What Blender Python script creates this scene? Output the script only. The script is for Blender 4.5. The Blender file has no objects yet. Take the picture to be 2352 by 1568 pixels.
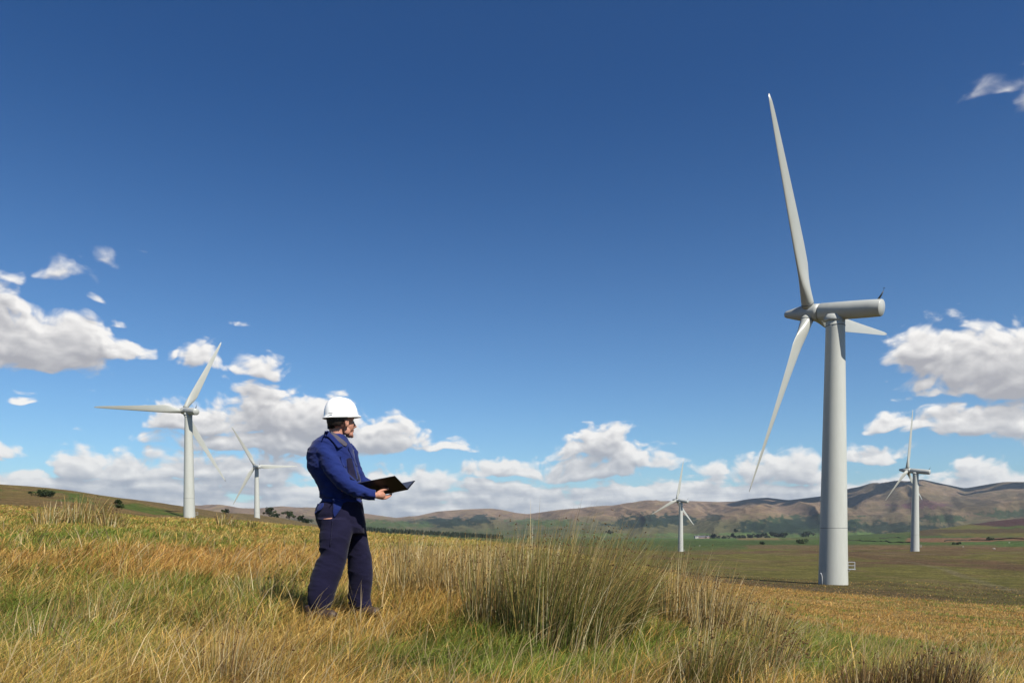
import bpy, bmesh, math, random
import numpy as np
from mathutils import Vector, Matrix, Euler
from mathutils.bvhtree import BVHTree
random.seed(7); RNG = np.random.default_rng(11)
SC = bpy.context.scene
COL = SC.collection

# ---------------------------------------------------------------- camera
F, CX, CY, HY = 1709.66, 1176.0, 1233.6, 1200.0      # focal length / principal point / horizon row for a 2352 px wide frame
PITCH = math.radians(1.1389)
ZC = 0.86                                             # eye height above the ground beside the worker
cam = bpy.data.cameras.new('camera')
cam_ob = bpy.data.objects.new('camera', cam); COL.objects.link(cam_ob)
cam_ob.location = (0, 0, ZC)
cam_ob.rotation_euler = (math.pi / 2 - PITCH, 0, 0)
cam.sensor_width = 36.0
cam.lens = 36.0 * F / 2352.0
cam.shift_y = (CY - 784.0) / 2352.0
cam.clip_start = 0.05; cam.clip_end = 60000
SC.camera = cam_ob

# ---------------------------------------------------------------- sun, exposure
SUN_AZ = math.radians(-51.0)      # measured from +X towards +Y
SUN_EL = math.radians(48.0)
SV = Vector((math.cos(SUN_EL) * math.cos(SUN_AZ), math.cos(SUN_EL) * math.sin(SUN_AZ), math.sin(SUN_EL)))
sl = bpy.data.lights.new('sun', 'SUN'); sl.energy = 5.0; sl.angle = math.radians(0.53); sl.color = (1.0, 0.95, 0.86)
so = bpy.data.objects.new('sun', sl); COL.objects.link(so)
so.rotation_euler = SV.to_track_quat('Z', 'Y').to_euler()
SC.view_settings.view_transform = 'Standard'; SC.view_settings.look = 'None'
SC.view_settings.exposure = 0.60; SC.view_settings.gamma = 1.0
SC.render.engine = 'CYCLES'
SC.cycles.use_denoising = True
SC.cycles.max_bounces = 6; SC.cycles.diffuse_bounces = 3; SC.cycles.transparent_max_bounces = 8
SC.cycles.volume_bounces = 0


def ray(x, y):
    """photo pixel (2352 px wide frame) -> world direction"""
    xc, zc = (x - CX) / F, (CY - y) / F
    c, s = math.cos(PITCH), math.sin(PITCH)
    return Vector((xc, c + s * zc, -s + c * zc))


def azt(x, y):
    d = ray(x, y)
    return math.atan2(d.x, d.y), d.z / math.hypot(d.x, d.y)


def at(x, y, Y):
    """world point on the pixel's ray at forward distance Y"""
    d = ray(x, y)
    return Vector((0, 0, ZC)) + d * (Y / d.y)


# ---------------------------------------------------------------- node helpers
class NT:
    def __init__(s, tree): s.t = tree
    def n(s, typ, **kw):
        nd = s.t.nodes.new(typ)
        for k, v in kw.items():
            setattr(nd, k, v)
        return nd
    def put(s, sock, v):
        if isinstance(v, (int, float)):
            try: sock.default_value = v
            except TypeError: sock.default_value = (v, v, v)
        elif isinstance(v, (tuple, list)):
            sock.default_value = v if len(v) == len(sock.default_value) else tuple(v) + (1.0,)
        else: s.t.links.new(v, sock)
    def m(s, op, a, b=None, c=None, clamp=False):
        nd = s.n('ShaderNodeMath', operation=op, use_clamp=clamp)
        s.put(nd.inputs[0], a)
        if b is not None: s.put(nd.inputs[1], b)
        if c is not None: s.put(nd.inputs[2], c)
        return nd.outputs[0]
    def v(s, op, a, b=None, out=0):
        nd = s.n('ShaderNodeVectorMath', operation=op)
        s.put(nd.inputs[0], a)
        if b is not None: s.put(nd.inputs[1], b)
        return nd.outputs[out]
    def noise(s, vec, scale, detail=4, rough=0.55, lac=2.0, dist=0.0, dim='3D'):
        nd = s.n('ShaderNodeTexNoise', noise_dimensions=dim)
        if vec is not None: s.put(nd.inputs['Vector'], vec)
        nd.inputs['Scale'].default_value = scale; nd.inputs['Detail'].default_value = detail
        nd.inputs['Roughness'].default_value = rough; nd.inputs['Lacunarity'].default_value = lac
        nd.inputs['Distortion'].default_value = dist
        return nd.outputs[0]
    def ss(s, x, a, b, lo=0.0, hi=1.0):
        nd = s.n('ShaderNodeMapRange', interpolation_type='SMOOTHSTEP')
        s.put(nd.inputs[0], x); s.put(nd.inputs[1], a); s.put(nd.inputs[2], b); s.put(nd.inputs[3], lo); s.put(nd.inputs[4], hi)
        return nd.outputs[0]
    def mix(s, f, a, b, blend='MIX'):
        nd = s.n('ShaderNodeMix', data_type='RGBA', blend_type=blend)
        s.put(nd.inputs[0], f); s.put(nd.inputs[6], a); s.put(nd.inputs[7], b)
        return nd.outputs[2]
    def alb(s, c, k=0.64):
        return s.mix(1.0, c, (k, k, k), 'MULTIPLY')
    def xyz(s, x, y, z):
        nd = s.n('ShaderNodeCombineXYZ'); s.put(nd.inputs[0], x); s.put(nd.inputs[1], y); s.put(nd.inputs[2], z)
        return nd.outputs[0]
    def sep(s, v):
        nd = s.n('ShaderNodeSeparateXYZ'); s.put(nd.inputs[0], v); return nd.outputs


# ---------------------------------------------------------------- sky with cumulus
#   each cloud: centre x, y, half width, half height above the flat base, weight (photo pixels, turned into azimuth and elevation)
CLOUDS = [
    (40, 806, 215, 118, 1.15), (160, 796, 130, 72, 1.1), (-70, 790, 150, 120, 1.1), (60, 716, 85, 40, .85), (240, 808, 95, 46, 1.0), (285, 750, 38, 24, .4),
    (150, 628, 70, 44, .60), (253, 606, 50, 32, .32), (22, 646, 58, 34, .34), (232, 684, 44, 28, .16),
    (470, 836, 66, 48, .62), (402, 826, 20, 26, .34), (595, 852, 60, 44, .74), (605, 480, 60, 16, .30), (75, 928, 56, 20, .34),
    (600, 972, 125, 88, 1.2), (450, 980, 115, 58, 1.1), (720, 986, 125, 82, 1.15), (870, 1022, 125, 74, 1.15), (640, 1026, 280, 44, 1.1), (1000, 1035, 80, 24, .6),
    (180, 1086, 90, 52, 1), (310, 1092, 120, 55, 1), (470, 1088, 150, 48, .95), (600, 1088, 120, 56, .95),
    (30, 1112, 90, 40, 1), (5, 1035, 48, 34, .9), (-40, 1040, 60, 44, .9),
    (880, 1112, 85, 36, .9), (1005, 1124, 75, 46, 1), (930, 1128, 130, 36, .8),
    (1395, 1040, 110, 68, .9), (1462, 1070, 105, 60, 1.1), (1180, 1088, 135, 34, .95), (1330, 1092, 140, 34, .95), (1300, 1050, 60, 22, .35),
    (1735, 1090, 110, 48, 1), (1840, 1096, 90, 56, 1), (1640, 1082, 60, 24, .7),
    (2000, 1052, 80, 36, .9), (2047, 976, 46, 32, .8), (2080, 1040, 40, 40, .5),
    (2225, 858, 180, 112, 1.2), (2105, 818, 90, 60, 1.1), (2350, 874, 130, 134, 1.2), (2230, 890, 160, 40, .7), (2180, 870, 70, 22, .4),
    (2230, 990, 145, 66, 1), (2360, 990, 120, 90, 1.0), (2120, 985, 70, 30, .6),
    (2240, 1098, 60, 52, .95), (2340, 1104, 90, 44, .95), (2150, 1135, 130, 30, .8),
    (2300, 205, 66, 32, .72), (2380, 215, 60, 80, 1.4), (2030, 868, 26, 14, .25),
]


SECTORS = [(-2500, 345, 0.325), (345, 1105, 0.255), (1105, 1905, 0.135), (1905, 4500, 0.27), (1905, 4500, 0.70)]     # photo x range, elevation limit


def build_density(k, light):
    """cloud density of one sector of the sky; light = the coarser field used for self-shading"""
    g = bpy.data.node_groups.new('cloud_density', 'ShaderNodeTree')
    g.interface.new_socket('P', in_out='INPUT', socket_type='NodeSocketVector')
    g.interface.new_socket('D', in_out='OUTPUT', socket_type='NodeSocketFloat')
    N = NT(g)
    gi = N.n('NodeGroupInput').outputs[0]
    sx = N.sep(gi)
    w1 = N.n('ShaderNodeTexNoise', noise_dimensions='2D'); N.put(w1.inputs['Vector'], gi)      # warps the outlines
    w1.inputs['Scale'].default_value = 13; w1.inputs['Detail'].default_value = 2
    wv = N.v('SUBTRACT', w1.outputs[1], (0.5, 0.5, 0.5))
    p = N.v('ADD', gi, N.v('MULTIPLY', wv, (0.060, 0.034, 0.0)))
    acc = None
    x0, x1, top = SECTORS[k]
    for (x, y, a, b, w) in CLOUDS:
        if x + 1.7 * a < x0 or x - 1.7 * a > x1: continue
        if (k == 4) != (y < 400) and k >= 3: continue
        u, v = azt(x, y)
        au, bv = a * 1.25 / F * math.cos(u) ** 2, b * 1.28 / F * math.cos(u)
        d = N.v('SUBTRACT', p, (u, v, 0.0))
        mx = N.v('MAXIMUM', N.v('MULTIPLY', d, (1 / au, 1 / bv, 0.0)), N.v('MULTIPLY', d, (-1 / au, -3.2 / bv, 0.0)))
        c = N.m('MULTIPLY_ADD', N.v('LENGTH', mx, out=1), -max(w, 0.62) * 1.15, w)
        if acc is None: acc = c
        else:
            nd = N.n('ShaderNodeMath', operation='SMOOTH_MAX'); N.put(nd.inputs[0], acc); N.put(nd.inputs[1], c); nd.inputs[2].default_value = 0.10
            acc = nd.outputs[0]
    if k < 4:       # the bank of distant cloud low over the hills
        bn = N.noise(N.v('MULTIPLY', gi, (8.0, 50.0, 0.0)), 1.0, 4, 0.55, dim='2D')
        band = N.m('MULTIPLY_ADD', N.ss(sx[1], 0.078, 0.030), 1.30, N.m('MULTIPLY_ADD', bn, 1.6, -1.30))
        acc = N.m('MAXIMUM', acc, band)
    n1 = N.noise(N.v('ADD', N.v('MULTIPLY', gi, (19.0, 29.0, 0.0)), (3.1, 7.7, 0)), 1.0, 4 if light else 9, 0.53, 2.15, 0.35, '2D')
    gate = N.ss(acc, -0.42, -0.04)
    acc = N.m('ADD', acc, 0.05)
    o = N.m('MULTIPLY_ADD', n1, 1.35, -0.66)
    vo = N.n('ShaderNodeTexVoronoi', voronoi_dimensions='2D', feature='SMOOTH_F1')
    N.put(vo.inputs['Vector'], N.v('ADD', N.v('MULTIPLY', gi, (46.0, 66.0, 0.0)), N.v('MULTIPLY', w1.outputs[1], (3.0, 3.0, 0))))
    vo.inputs['Scale'].default_value = 1.0; vo.inputs['Detail'].default_value = 0.0 if light else 1.0; vo.inputs['Smoothness'].default_value = 0.6
    o = N.m('ADD', o, N.m('MULTIPLY_ADD', vo.outputs[0], -0.42, 0.22))
    o = N.m('MINIMUM', o, N.m('MULTIPLY', N.m('MAXIMUM', o, 0.0), gate))
    o = N.m('ADD', acc, o)
    go = N.n('NodeGroupOutput'); N.put(go.inputs[0], o)
    return g


def build_world():
    w = bpy.data.worlds.new('World'); SC.world = w; w.use_nodes = True
    t = w.node_tree; t.nodes.clear(); N = NT(t)
    sky = N.n('ShaderNodeTexSky', sky_type='NISHITA', sun_disc=False)
    sky.sun_elevation = SUN_EL; sky.sun_rotation = math.atan2(SV.x, SV.y)
    sky.altitude = 300; sky.air_density = 1.0; sky.dust_density = 0.25; sky.ozone_density = 4.0
    tc = N.n('ShaderNodeTexCoord').outputs['Generated']
    d = N.sep(tc)
    az = N.m('ARCTAN2', d[0], d[1])
    hl = N.m('SQRT', N.m('ADD', N.m('MULTIPLY', d[0], d[0]), N.m('MULTIPLY', d[1], d[1])))
    el = N.m('DIVIDE', d[2], N.m('MAXIMUM', hl, 0.02))
    el = N.m('MAXIMUM', el, -0.05)
    up = N.ss(el, 0.0, 0.62)                                        # polarised deep blue aloft
    tint = N.mix(up, (0.80, 1.07, 1.24), (0.235, 0.555, 0.89))
    skyc = N.mix(1.0, sky.outputs[0], tint, 'MULTIPLY')
    P = N.xyz(az, el, 0.0)
    def bgn(c):
        b = N.n('ShaderNodeBackground'); N.put(b.inputs[0], c); b.inputs[1].default_value = 0.0615; return b.outputs[0]
    cur = bgn(skyc)
    low = N.ss(el, 0.16, 0.01)
    for k, (x0, x1, top) in enumerate(SECTORS):
        def dens(g, v):
            nd = N.n('ShaderNodeGroup'); nd.node_tree = g; N.put(nd.inputs[0], v); return nd.outputs[0]
        g, gl = build_density(k, False), build_density(k, True)
        D0 = dens(g, P)
        D1 = dens(gl, N.v('ADD', P, (0.003, 0.008, 0.0)))
        D2 = dens(gl, N.v('ADD', P, (0.008, 0.026, 0.0)))
        cov = N.ss(D0, N.m('MULTIPLY', N.ss(el, 0.15, 0.35), -0.06), N.m('MULTIPLY_ADD', N.ss(el, 0.20, 0.38), 0.80, 0.40))
        occ = N.m('ADD', N.m('MULTIPLY', N.m('MAXIMUM', D1, 0.0), 0.50), N.m('MULTIPLY', N.m('MAXIMUM', D2, 0.0), 0.95))
        lit = N.m('EXPONENT', N.m('MULTIPLY', occ, -1.0))
        lit = N.m('ADD', lit, N.m('MULTIPLY', N.m('SUBTRACT', D0, D1), 0.55), clamp=True)
        lit = N.m('POWER', lit, 1.2)
        cc = N.mix(lit, N.mix(low, (4.6, 4.55, 4.8), (4.5, 4.9, 5.6)), N.mix(low, (10.8, 10.5, 10.1), (9.8, 9.7, 9.4)))
        full = N.mix(N.m('MULTIPLY', cov, 0.97), skyc, cc)
        u0, u1 = azt(x0, 1200)[0], azt(x1, 1200)[0]
        f = N.m('MULTIPLY', N.m('GREATER_THAN', az, u0), N.m('LESS_THAN', az, u1))
        f = N.m('MULTIPLY', f, N.m('LESS_THAN', el, top))
        if k == 4: f = N.m('MULTIPLY', f, N.m('GREATER_THAN', el, 0.40))
        mx = N.n('ShaderNodeMixShader'); N.put(mx.inputs[0], f); t.links.new(cur, mx.inputs[1]); t.links.new(bgn(full), mx.inputs[2]); cur = mx.outputs[0]
    out = N.n('ShaderNodeOutputWorld'); t.links.new(cur, out.inputs[0])
    w.cycles.sampling_method = 'MANUAL'; w.cycles.sample_map_resolution = 512


build_world()

# ---------------------------------------------------------------- numpy noise
def _h(ix, iy, seed):
    h = (ix.astype(np.int64) * 374761393 + iy.astype(np.int64) * 668265263 + seed * 974634777) & 0xffffffff
    h = ((h ^ (h >> 13)) * 1274126177) & 0xffffffff
    return ((h ^ (h >> 16)) & 0xffff) / 65535.0


def vnoise(x, y, seed=0):
    ix, iy = np.floor(x), np.floor(y); fx, fy = x - ix, y - iy
    fx = fx * fx * (3 - 2 * fx); fy = fy * fy * (3 - 2 * fy)
    a, b = _h(ix, iy, seed), _h(ix + 1, iy, seed); c, d = _h(ix, iy + 1, seed), _h(ix + 1, iy + 1, seed)
    return (a * (1 - fx) + b * fx) * (1 - fy) + (c * (1 - fx) + d * fx) * fy


def fbm(x, y, oct=4, seed=0, gain=0.5):
    s = 0; a = 1; t = 0
    x = np.asarray(x, float); y = np.asarray(y, float)
    for i in range(oct):
        s = s + a * vnoise(x * 2 ** i + 17.3 * i, y * 2 ** i - 9.1 * i, seed + i); t += a; a *= gain
    return s / t


def sst(x, a, b):
    t = np.clip((x - a) / (b - a), 0, 1); return t * t * (3 - 2 * t)


# ---------------------------------------------------------------- terrain: slope of the sight line to the ground, by column and distance
COLS = {
    -500: [(3, 1690), (4, 1560), (8, 1375), (16, 1270), (30, 1205), (60, 1165), (120, 1125), (250, 1085), (400, 1065), (520, 1090), (900, 1150), (2500, 1200)],
    0:    [(3, 1690), (4, 1568), (8, 1382), (16, 1282), (30, 1224), (60, 1196), (120, 1166), (250, 1137), (400, 1110), (480, 1125), (900, 1180), (2500, 1215)],
    130:  [(3, 1690), (4, 1568), (8, 1384), (16, 1284), (30, 1226), (60, 1196), (120, 1172), (250, 1142), (400, 1119), (480, 1130), (900, 1185), (2500, 1215)],
    230:  [(3, 1690), (4, 1568), (8, 1385), (16, 1285), (30, 1229), (55, 1198), (120, 1180), (250, 1155), (400, 1139), (480, 1150), (900, 1188), (2500, 1215)],
    300:  [(3, 1690), (4, 1568), (8, 1386), (16, 1286), (30, 1231), (55, 1197), (120, 1188), (250, 1165), (400, 1144), (480, 1152), (900, 1190), (2500, 1217)],
    440:  [(3, 1690), (4, 1568), (8, 1388), (16, 1290), (30, 1236), (58, 1197), (80, 1190), (140, 1204), (279, 1199), (350, 1184), (450, 1161), (520, 1166), (900, 1195), (2500, 1220)],
    560:  [(3, 1690), (4, 1568), (6.4, 1426), (8, 1385), (16, 1298), (30, 1246), (58, 1205), (85, 1196), (140, 1207), (279, 1204), (400, 1198), (520, 1187), (640, 1172), (800, 1182), (1200, 1215), (2500, 1228)],
    620:  [(3, 1690), (4, 1568), (6.4, 1426), (8, 1386), (16, 1301), (30, 1252), (58, 1211), (85, 1202), (140, 1213), (279, 1209), (460, 1205), (600, 1190), (680, 1182), (800, 1192), (1200, 1220), (2500, 1232)],
    720:  [(3, 1690), (4, 1568), (6.4, 1424), (8, 1386), (16, 1303), (30, 1258), (58, 1220), (85, 1212), (140, 1222), (279, 1220), (520, 1213), (690, 1205), (800, 1212), (1200, 1230), (2500, 1234)],
    850:  [(3, 1690), (4, 1568), (6.4, 1425), (8, 1380), (12, 1325), (20, 1280), (35, 1245), (60, 1226), (90, 1229), (200, 1233), (500, 1228), (900, 1221), (1300, 1226), (2500, 1234)],
    1100: [(3, 1690), (4, 1568), (6, 1450), (8, 1385), (12, 1330), (20, 1285), (35, 1254), (60, 1244), (100, 1250), (200, 1248), (500, 1243), (900, 1238), (1500, 1236), (2500, 1235)],
    1300: [(3, 1690), (4, 1568), (5.5, 1480), (8, 1392), (12, 1335), (18, 1296), (28, 1274), (45, 1272), (90, 1280), (200, 1268), (500, 1254), (900, 1246), (1500, 1240), (2500, 1235)],
    1480: [(3, 1690), (4, 1568), (5.5, 1485), (7.5, 1405), (10, 1368), (14, 1345), (24, 1335), (45, 1320), (90, 1308), (200, 1290), (380, 1272), (574, 1269), (900, 1250), (1500, 1240), (2500, 1236)],
    1600: [(3, 1690), (4, 1570), (5.5, 1490), (7, 1430), (9, 1400), (13, 1392), (24, 1372), (45, 1352), (80, 1333), (112, 1330), (200, 1296), (380, 1272), (574, 1268), (900, 1248), (1500, 1239), (2500, 1235)],
    1750: [(3, 1690), (4, 1580), (5.2, 1510), (6.5, 1455), (8.5, 1440), (14, 1430), (26, 1402), (50, 1372), (80, 1350), (112, 1340), (200, 1303), (380, 1271), (574, 1264), (900, 1246), (1500, 1238), (2500, 1233)],
    1913: [(3, 1690), (4, 1592), (5.2, 1535), (6.5, 1505), (9, 1502), (16, 1468), (30, 1425), (55, 1384), (85, 1362), (112, 1347), (200, 1306), (380, 1271), (560, 1262), (900, 1247), (1300, 1240), (2500, 1228)],
    2100: [(3, 1695), (4, 1620), (5.2, 1575), (7, 1552), (10, 1545), (18, 1490), (32, 1440), (58, 1396), (90, 1372), (130, 1340), (220, 1300), (380, 1269.5), (560, 1258), (900, 1247), (1300, 1238), (1900, 1222), (2500, 1214)],
    2352: [(3, 1700), (4, 1650), (5.5, 1618), (8, 1600), (12, 1560), (20, 1505), (35, 1452), (62, 1410), (100, 1382), (150, 1345), (250, 1298), (400, 1272), (600, 1254), (900, 1240), (1300, 1228), (1900, 1185), (2500, 1190)],
    2900: [(3, 1700), (4, 1660), (5.5, 1630), (8, 1605), (12, 1565), (20, 1510), (35, 1458), (62, 1415), (100, 1385), (150, 1348), (250, 1300), (400, 1272), (600, 1250), (900, 1232), (1300, 1215), (1900, 1165), (2500, 1170)],
}
NA, ND = 420, 320
AZ0, AZ1 = azt(-500, 1200)[0], azt(2900, 1200)[0]
LD0, LD1 = math.log(3.0), math.log(2500.0)
_az = np.linspace(AZ0, AZ1, NA); _ld = np.linspace(LD0, LD1, ND)
_ck = sorted(COLS); _ca = np.array([azt(c, 1200)[0] for c in _ck])
_T = []
for c in _ck:
    k = COLS[c]
    _T.append(np.interp(_ld, [math.log(d) for d, _ in k], [azt(c, y)[1] for _, y in k]))
_T = np.array(_T)
_tab = np.array([np.interp(_az, _ca, _T[:, j]) for j in range(ND)]).T


def _blur(a, s, axis):
    r = int(3 * s); k = np.exp(-0.5 * (np.arange(-r, r + 1) / s) ** 2); k /= k.sum()
    pad = [(0, 0), (0, 0)]; pad[axis] = (r, r)
    b = np.pad(a, pad, mode='edge')
    return np.apply_along_axis(lambda m: np.convolve(m, k, 'valid'), axis, b)


_tab = _blur(_blur(_tab, 2.6, 1), 7.0, 0)


def ground_base(az, D):
    a = np.clip((az - AZ0) / (AZ1 - AZ0), 0, 0.9999) * (NA - 1)
    d = np.clip((np.log(np.maximum(D, 3.0)) - LD0) / (LD1 - LD0), 0, 0.9999) * (ND - 1)
    i, j = a.astype(int), d.astype(int); fa, fd = a - i, d - j
    t = (_tab[i, j] * (1 - fd) + _tab[i, j + 1] * fd) * (1 - fa) + (_tab[i + 1, j] * (1 - fd) + _tab[i + 1, j + 1] * fd) * fa
    Dn = np.clip(D, 3.0, 2500.0)
    return ZC + t * Dn


def ground_z(x, y):
    x = np.asarray(x, float); y = np.asarray(y, float)
    D = np.hypot(x, y); az = np.arctan2(x, y)
    over = np.abs(az) - 0.75
    z = ground_base(np.clip(az, -0.75, 0.75), D)
    z = np.where(over > 0, z * np.clip(1 - over / 1.2, 0, 1), z)
    near = np.clip(1.3 - D / 60.0, 0.12, 1)
    z = z + near * (0.16 * (fbm(x * 0.8, y * 0.8, 3, 5) - 0.5) + 0.10 * (fbm(x * 2.6, y * 2.6, 2, 9) - 0.5))
    far = sst(D, 60, 200)
    z = z + far * (np.minimum(D, 900) * 0.006) * (fbm(x / 45.0, y / 45.0, 4, 21) - 0.5)
    return z


def hit(x, y, dmin=2.5):
    """where the sight line through a photo pixel first meets the ground beyond dmin"""
    d = ray(x, y); h = math.hypot(d.x, d.y)
    Ds = np.exp(np.linspace(math.log(dmin), math.log(3000), 2500))
    X, Y = d.x / h * Ds, d.y / h * Ds; Z = ZC + d.z / h * Ds
    g = ground_z(X, Y); i = np.argmax(g >= Z)
    if not (g >= Z).any(): i = len(Ds) - 1
    return float(X[i]), float(Y[i]), float(g[i])


def mesh_from(name, V, Fc, mat=None, smooth=True):
    me = bpy.data.meshes.new(name); me.from_pydata([tuple(v) for v in V], [], [tuple(f) for f in Fc]); me.update()
    if mat: me.materials.append(mat)
    if smooth:
        me.polygons.foreach_set('use_smooth', [True] * len(me.polygons))
    return me


def fast_mesh(name, V, quads=None, tris=None, mat=None, col=None, smooth=True):
    me = bpy.data.meshes.new(name)
    nq = 0 if quads is None else len(quads); nt = 0 if tris is None else len(tris)
    me.vertices.add(len(V)); me.vertices.foreach_set('co', np.asarray(V, np.float32).ravel())
    li = []
    if nq: li.append(np.asarray(quads, np.int32).ravel())
    if nt: li.append(np.asarray(tris, np.int32).ravel())
    li = np.concatenate(li); me.loops.add(len(li)); me.loops.foreach_set('vertex_index', li)
    me.polygons.add(nq + nt)
    st = np.concatenate([np.arange(nq) * 4, nq * 4 + np.arange(nt) * 3]).astype(np.int32)
    me.polygons.foreach_set('loop_start', st)
    me.polygons.foreach_set('use_smooth', np.full(nq + nt, smooth))
    me.update(calc_edges=True)
    if col is not None:
        a = me.color_attributes.new('Col', 'FLOAT_COLOR', 'POINT')
        c = np.ones((len(V), 4), np.float32); c[:, :3] = col; a.data.foreach_set('color', c.ravel())
    if mat: me.materials.append(mat)
    return me


def link(name, me, parent=None, loc=None, **props):
    o = bpy.data.objects.new(name, me); COL.objects.link(o)
    if parent: o.parent = parent
    if loc is not None: o.location = loc
    for k, v in props.items():
        if v: o[k] = v
    return o


def empty(name, loc, rz=0.0, **props):
    o = link(name, None, None, loc, **props); o.rotation_euler = (0, 0, rz); o.empty_display_size = 0.3; return o


def material(name, color=(0.5, 0.5, 0.5), rough=0.6, spec=0.5, attr=False, noise=None, bump=None, transl=0.0, vary=0.0, coat=0.0, sheen=0.0):
    m = bpy.data.materials.new(name); m.use_nodes = True; t = m.node_tree; t.nodes.clear(); N = NT(t)
    b = N.n('ShaderNodeBsdfPrincipled'); b.inputs['Roughness'].default_value = rough; b.inputs['Specular IOR Level'].default_value = spec
    b.inputs['Coat Weight'].default_value = coat; b.inputs['Sheen Weight'].default_value = sheen
    tc = N.n('ShaderNodeTexCoord').outputs['Object']
    if attr: c = N.n('ShaderNodeAttribute', attribute_name='Col').outputs[0]
    else:
        rgb = N.n('ShaderNodeRGB'); rgb.outputs[0].default_value = tuple(color) + (1,); c = rgb.outputs[0]
    if noise:                     # list of (scale xyz, detail, dark rgb multiplier, strength)
        for sc, det, mul, st in noise:
            f = N.ss(N.noise(N.v('MULTIPLY', tc, sc), 1.0, det, 0.6), 0.35, 0.65)
            c = N.mix(N.m('MULTIPLY', f, st), c, N.mix(1.0, c, mul, 'MULTIPLY'))
    if name != 'white_helmet_plastic': c = N.alb(c)
    N.put(b.inputs['Base Color'], c)
    if bump:
        sc, st, dist = bump
        bn = N.n('ShaderNodeBump'); bn.inputs['Strength'].default_value = st; bn.inputs['Distance'].default_value = dist
        N.put(bn.inputs['Height'], N.noise(N.v('MULTIPLY', tc, sc), 1.0, 5, 0.6)); N.put(b.inputs['Normal'], bn.outputs[0])
    o = N.n('ShaderNodeOutputMaterial')
    if transl > 0:
        tr = N.n('ShaderNodeBsdfTranslucent'); N.put(tr.inputs[0], c)
        mx = N.n('ShaderNodeMixShader'); mx.inputs[0].default_value = transl
        t.links.new(b.outputs[0], mx.inputs[1]); t.links.new(tr.outputs[0], mx.inputs[2]); t.links.new(mx.outputs[0], o.inputs[0])
    else: t.links.new(b.outputs[0], o.inputs[0])
    return m


# ---------------------------------------------------------------- ground sheet
def world_az(x): return azt(x, 1200)[0]


GOLD = np.array((0.46, 0.30, 0.115)); STRAW = np.array((0.40, 0.28, 0.12)); GREEN = np.array((0.085, 0.125, 0.025))
OLIVE = np.array((0.190, 0.170, 0.052)); HEATH = np.array((0.165, 0.105, 0.062)); PURPLE = np.array((0.125, 0.062, 0.068)); FIELD = np.array((0.115, 0.180, 0.058))
RED = np.array((0.30, 0.165, 0.105)); TAN = np.array((0.34, 0.25, 0.13))


def mixc(a, b, f):
    return a * (1 - f[..., None]) + b * f[..., None]


# patches of land cover: photo pixel of the centre, half sizes in pixels, colour, edge noise
def cover_far(x, y, px, py, C):
    """x, y world metres; px, py the direction of each vertex in degrees-like pixel units; C colours"""
    def patch(cx, cy, a, b, col, amt=0.9, edge=0.5, sc=1.0):
        nonlocal C
        n = fbm(px / (18.0 * sc) + cx, py / (5.0 * sc) + cy, 4, int(cx) % 97)
        d = 1 - np.sqrt(((px - cx) / a) ** 2 + ((py - cy) / b) ** 2) + (n - 0.5) * edge * 2
        C = mixc(C, col, sst(d, 0.0, 0.16) * amt)
    return patch


def pix_of(x, y, z):
    """azimuth / slope expressed in the 2352 px frame, for laying out far land cover"""
    D = np.hypot(x, y); t = (z - ZC) / D; az = np.arctan2(x, y)
    px = CX + F * np.tan(np.clip(az, -1.3, 1.3)); py = HY - F * t / np.maximum(np.cos(az), 0.3)
    return px, py


def ground_color(x, y, z):
    D = np.hypot(x, y)
    px, py = pix_of(x, y, z)
    n1 = fbm(x / 3.0, y / 6.0, 4, 31); n2 = fbm(x / 14.0, y / 26.0, 4, 47); n3 = fbm(x / 60.0, y / 110.0, 4, 53)
    C = np.empty(x.shape + (3,)); C[:] = GOLD
    C = mixc(C, OLIVE, sst(n1, 0.48, 0.62) * 0.75)
    C = mixc(C, GREEN, sst(n2, 0.56, 0.66) * 0.65)
    # open moor beyond the near slope on the valley side: heather brown and olive, mottled
    moor = sst(px, 1000, 1250) * sst(D, 78 + 14 * (n2 - .5), 92 + 14 * (n2 - .5)) + sst(D, 110, 160) * sst(px, 900, 500) + sst(D, 70, 110) * (1 - sst(px, 1000, 1250)) * (px > 500)
    moor = np.clip(moor, 0, 1)
    M = mixc(mixc(np.broadcast_to(HEATH * 1.15, C.shape), OLIVE * 1.1, sst(n3 * 0.6 + n2 * 0.4, 0.40, 0.60)), TAN * 0.75, sst(fbm(x / 9.0, y / 30.0, 4, 77), 0.60, 0.72) * 0.6)
    C = mixc(C, M, moor)
    # dark heather belt round the foot of the nearest turbine
    belt = sst(px, 1480, 1600) * sst(D, 80, 95) * (1 - sst(D, 125, 150))
    C = mixc(C, HEATH * 0.95, belt * 0.5 * sst(n1, .2, .6))
    C = mixc(C, np.broadcast_to(np.array((0.50, 0.33, 0.13)), C.shape), 0.75 * sst(px, 1500, 1650) * sst(D, 9, 14) * (1 - sst(D, 78 + 14 * (n2 - .5), 90 + 14 * (n2 - .5))))
    # left hillside
    hillside = (D > 150) & (px < 760)
    Cl = C.copy(); Cl = mixc(Cl, np.array((0.30, 0.205, 0.085)), 0.65 * sst(D, 100, 150))
    gl = sst(fbm(px / 60.0, py / 9.0, 4, 3), 0.42, 0.6)
    Cl = mixc(Cl, np.array((0.130, 0.180, 0.040)), sst(D, 200, 240) * (1 - sst(D, 330, 380)) * gl * (px < 1e9))
    Cl = mixc(Cl, TAN * 0.72, sst(D, 350, 390) * 0.8)
    C = np.where(hillside[..., None], Cl, C)
    return C


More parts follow.
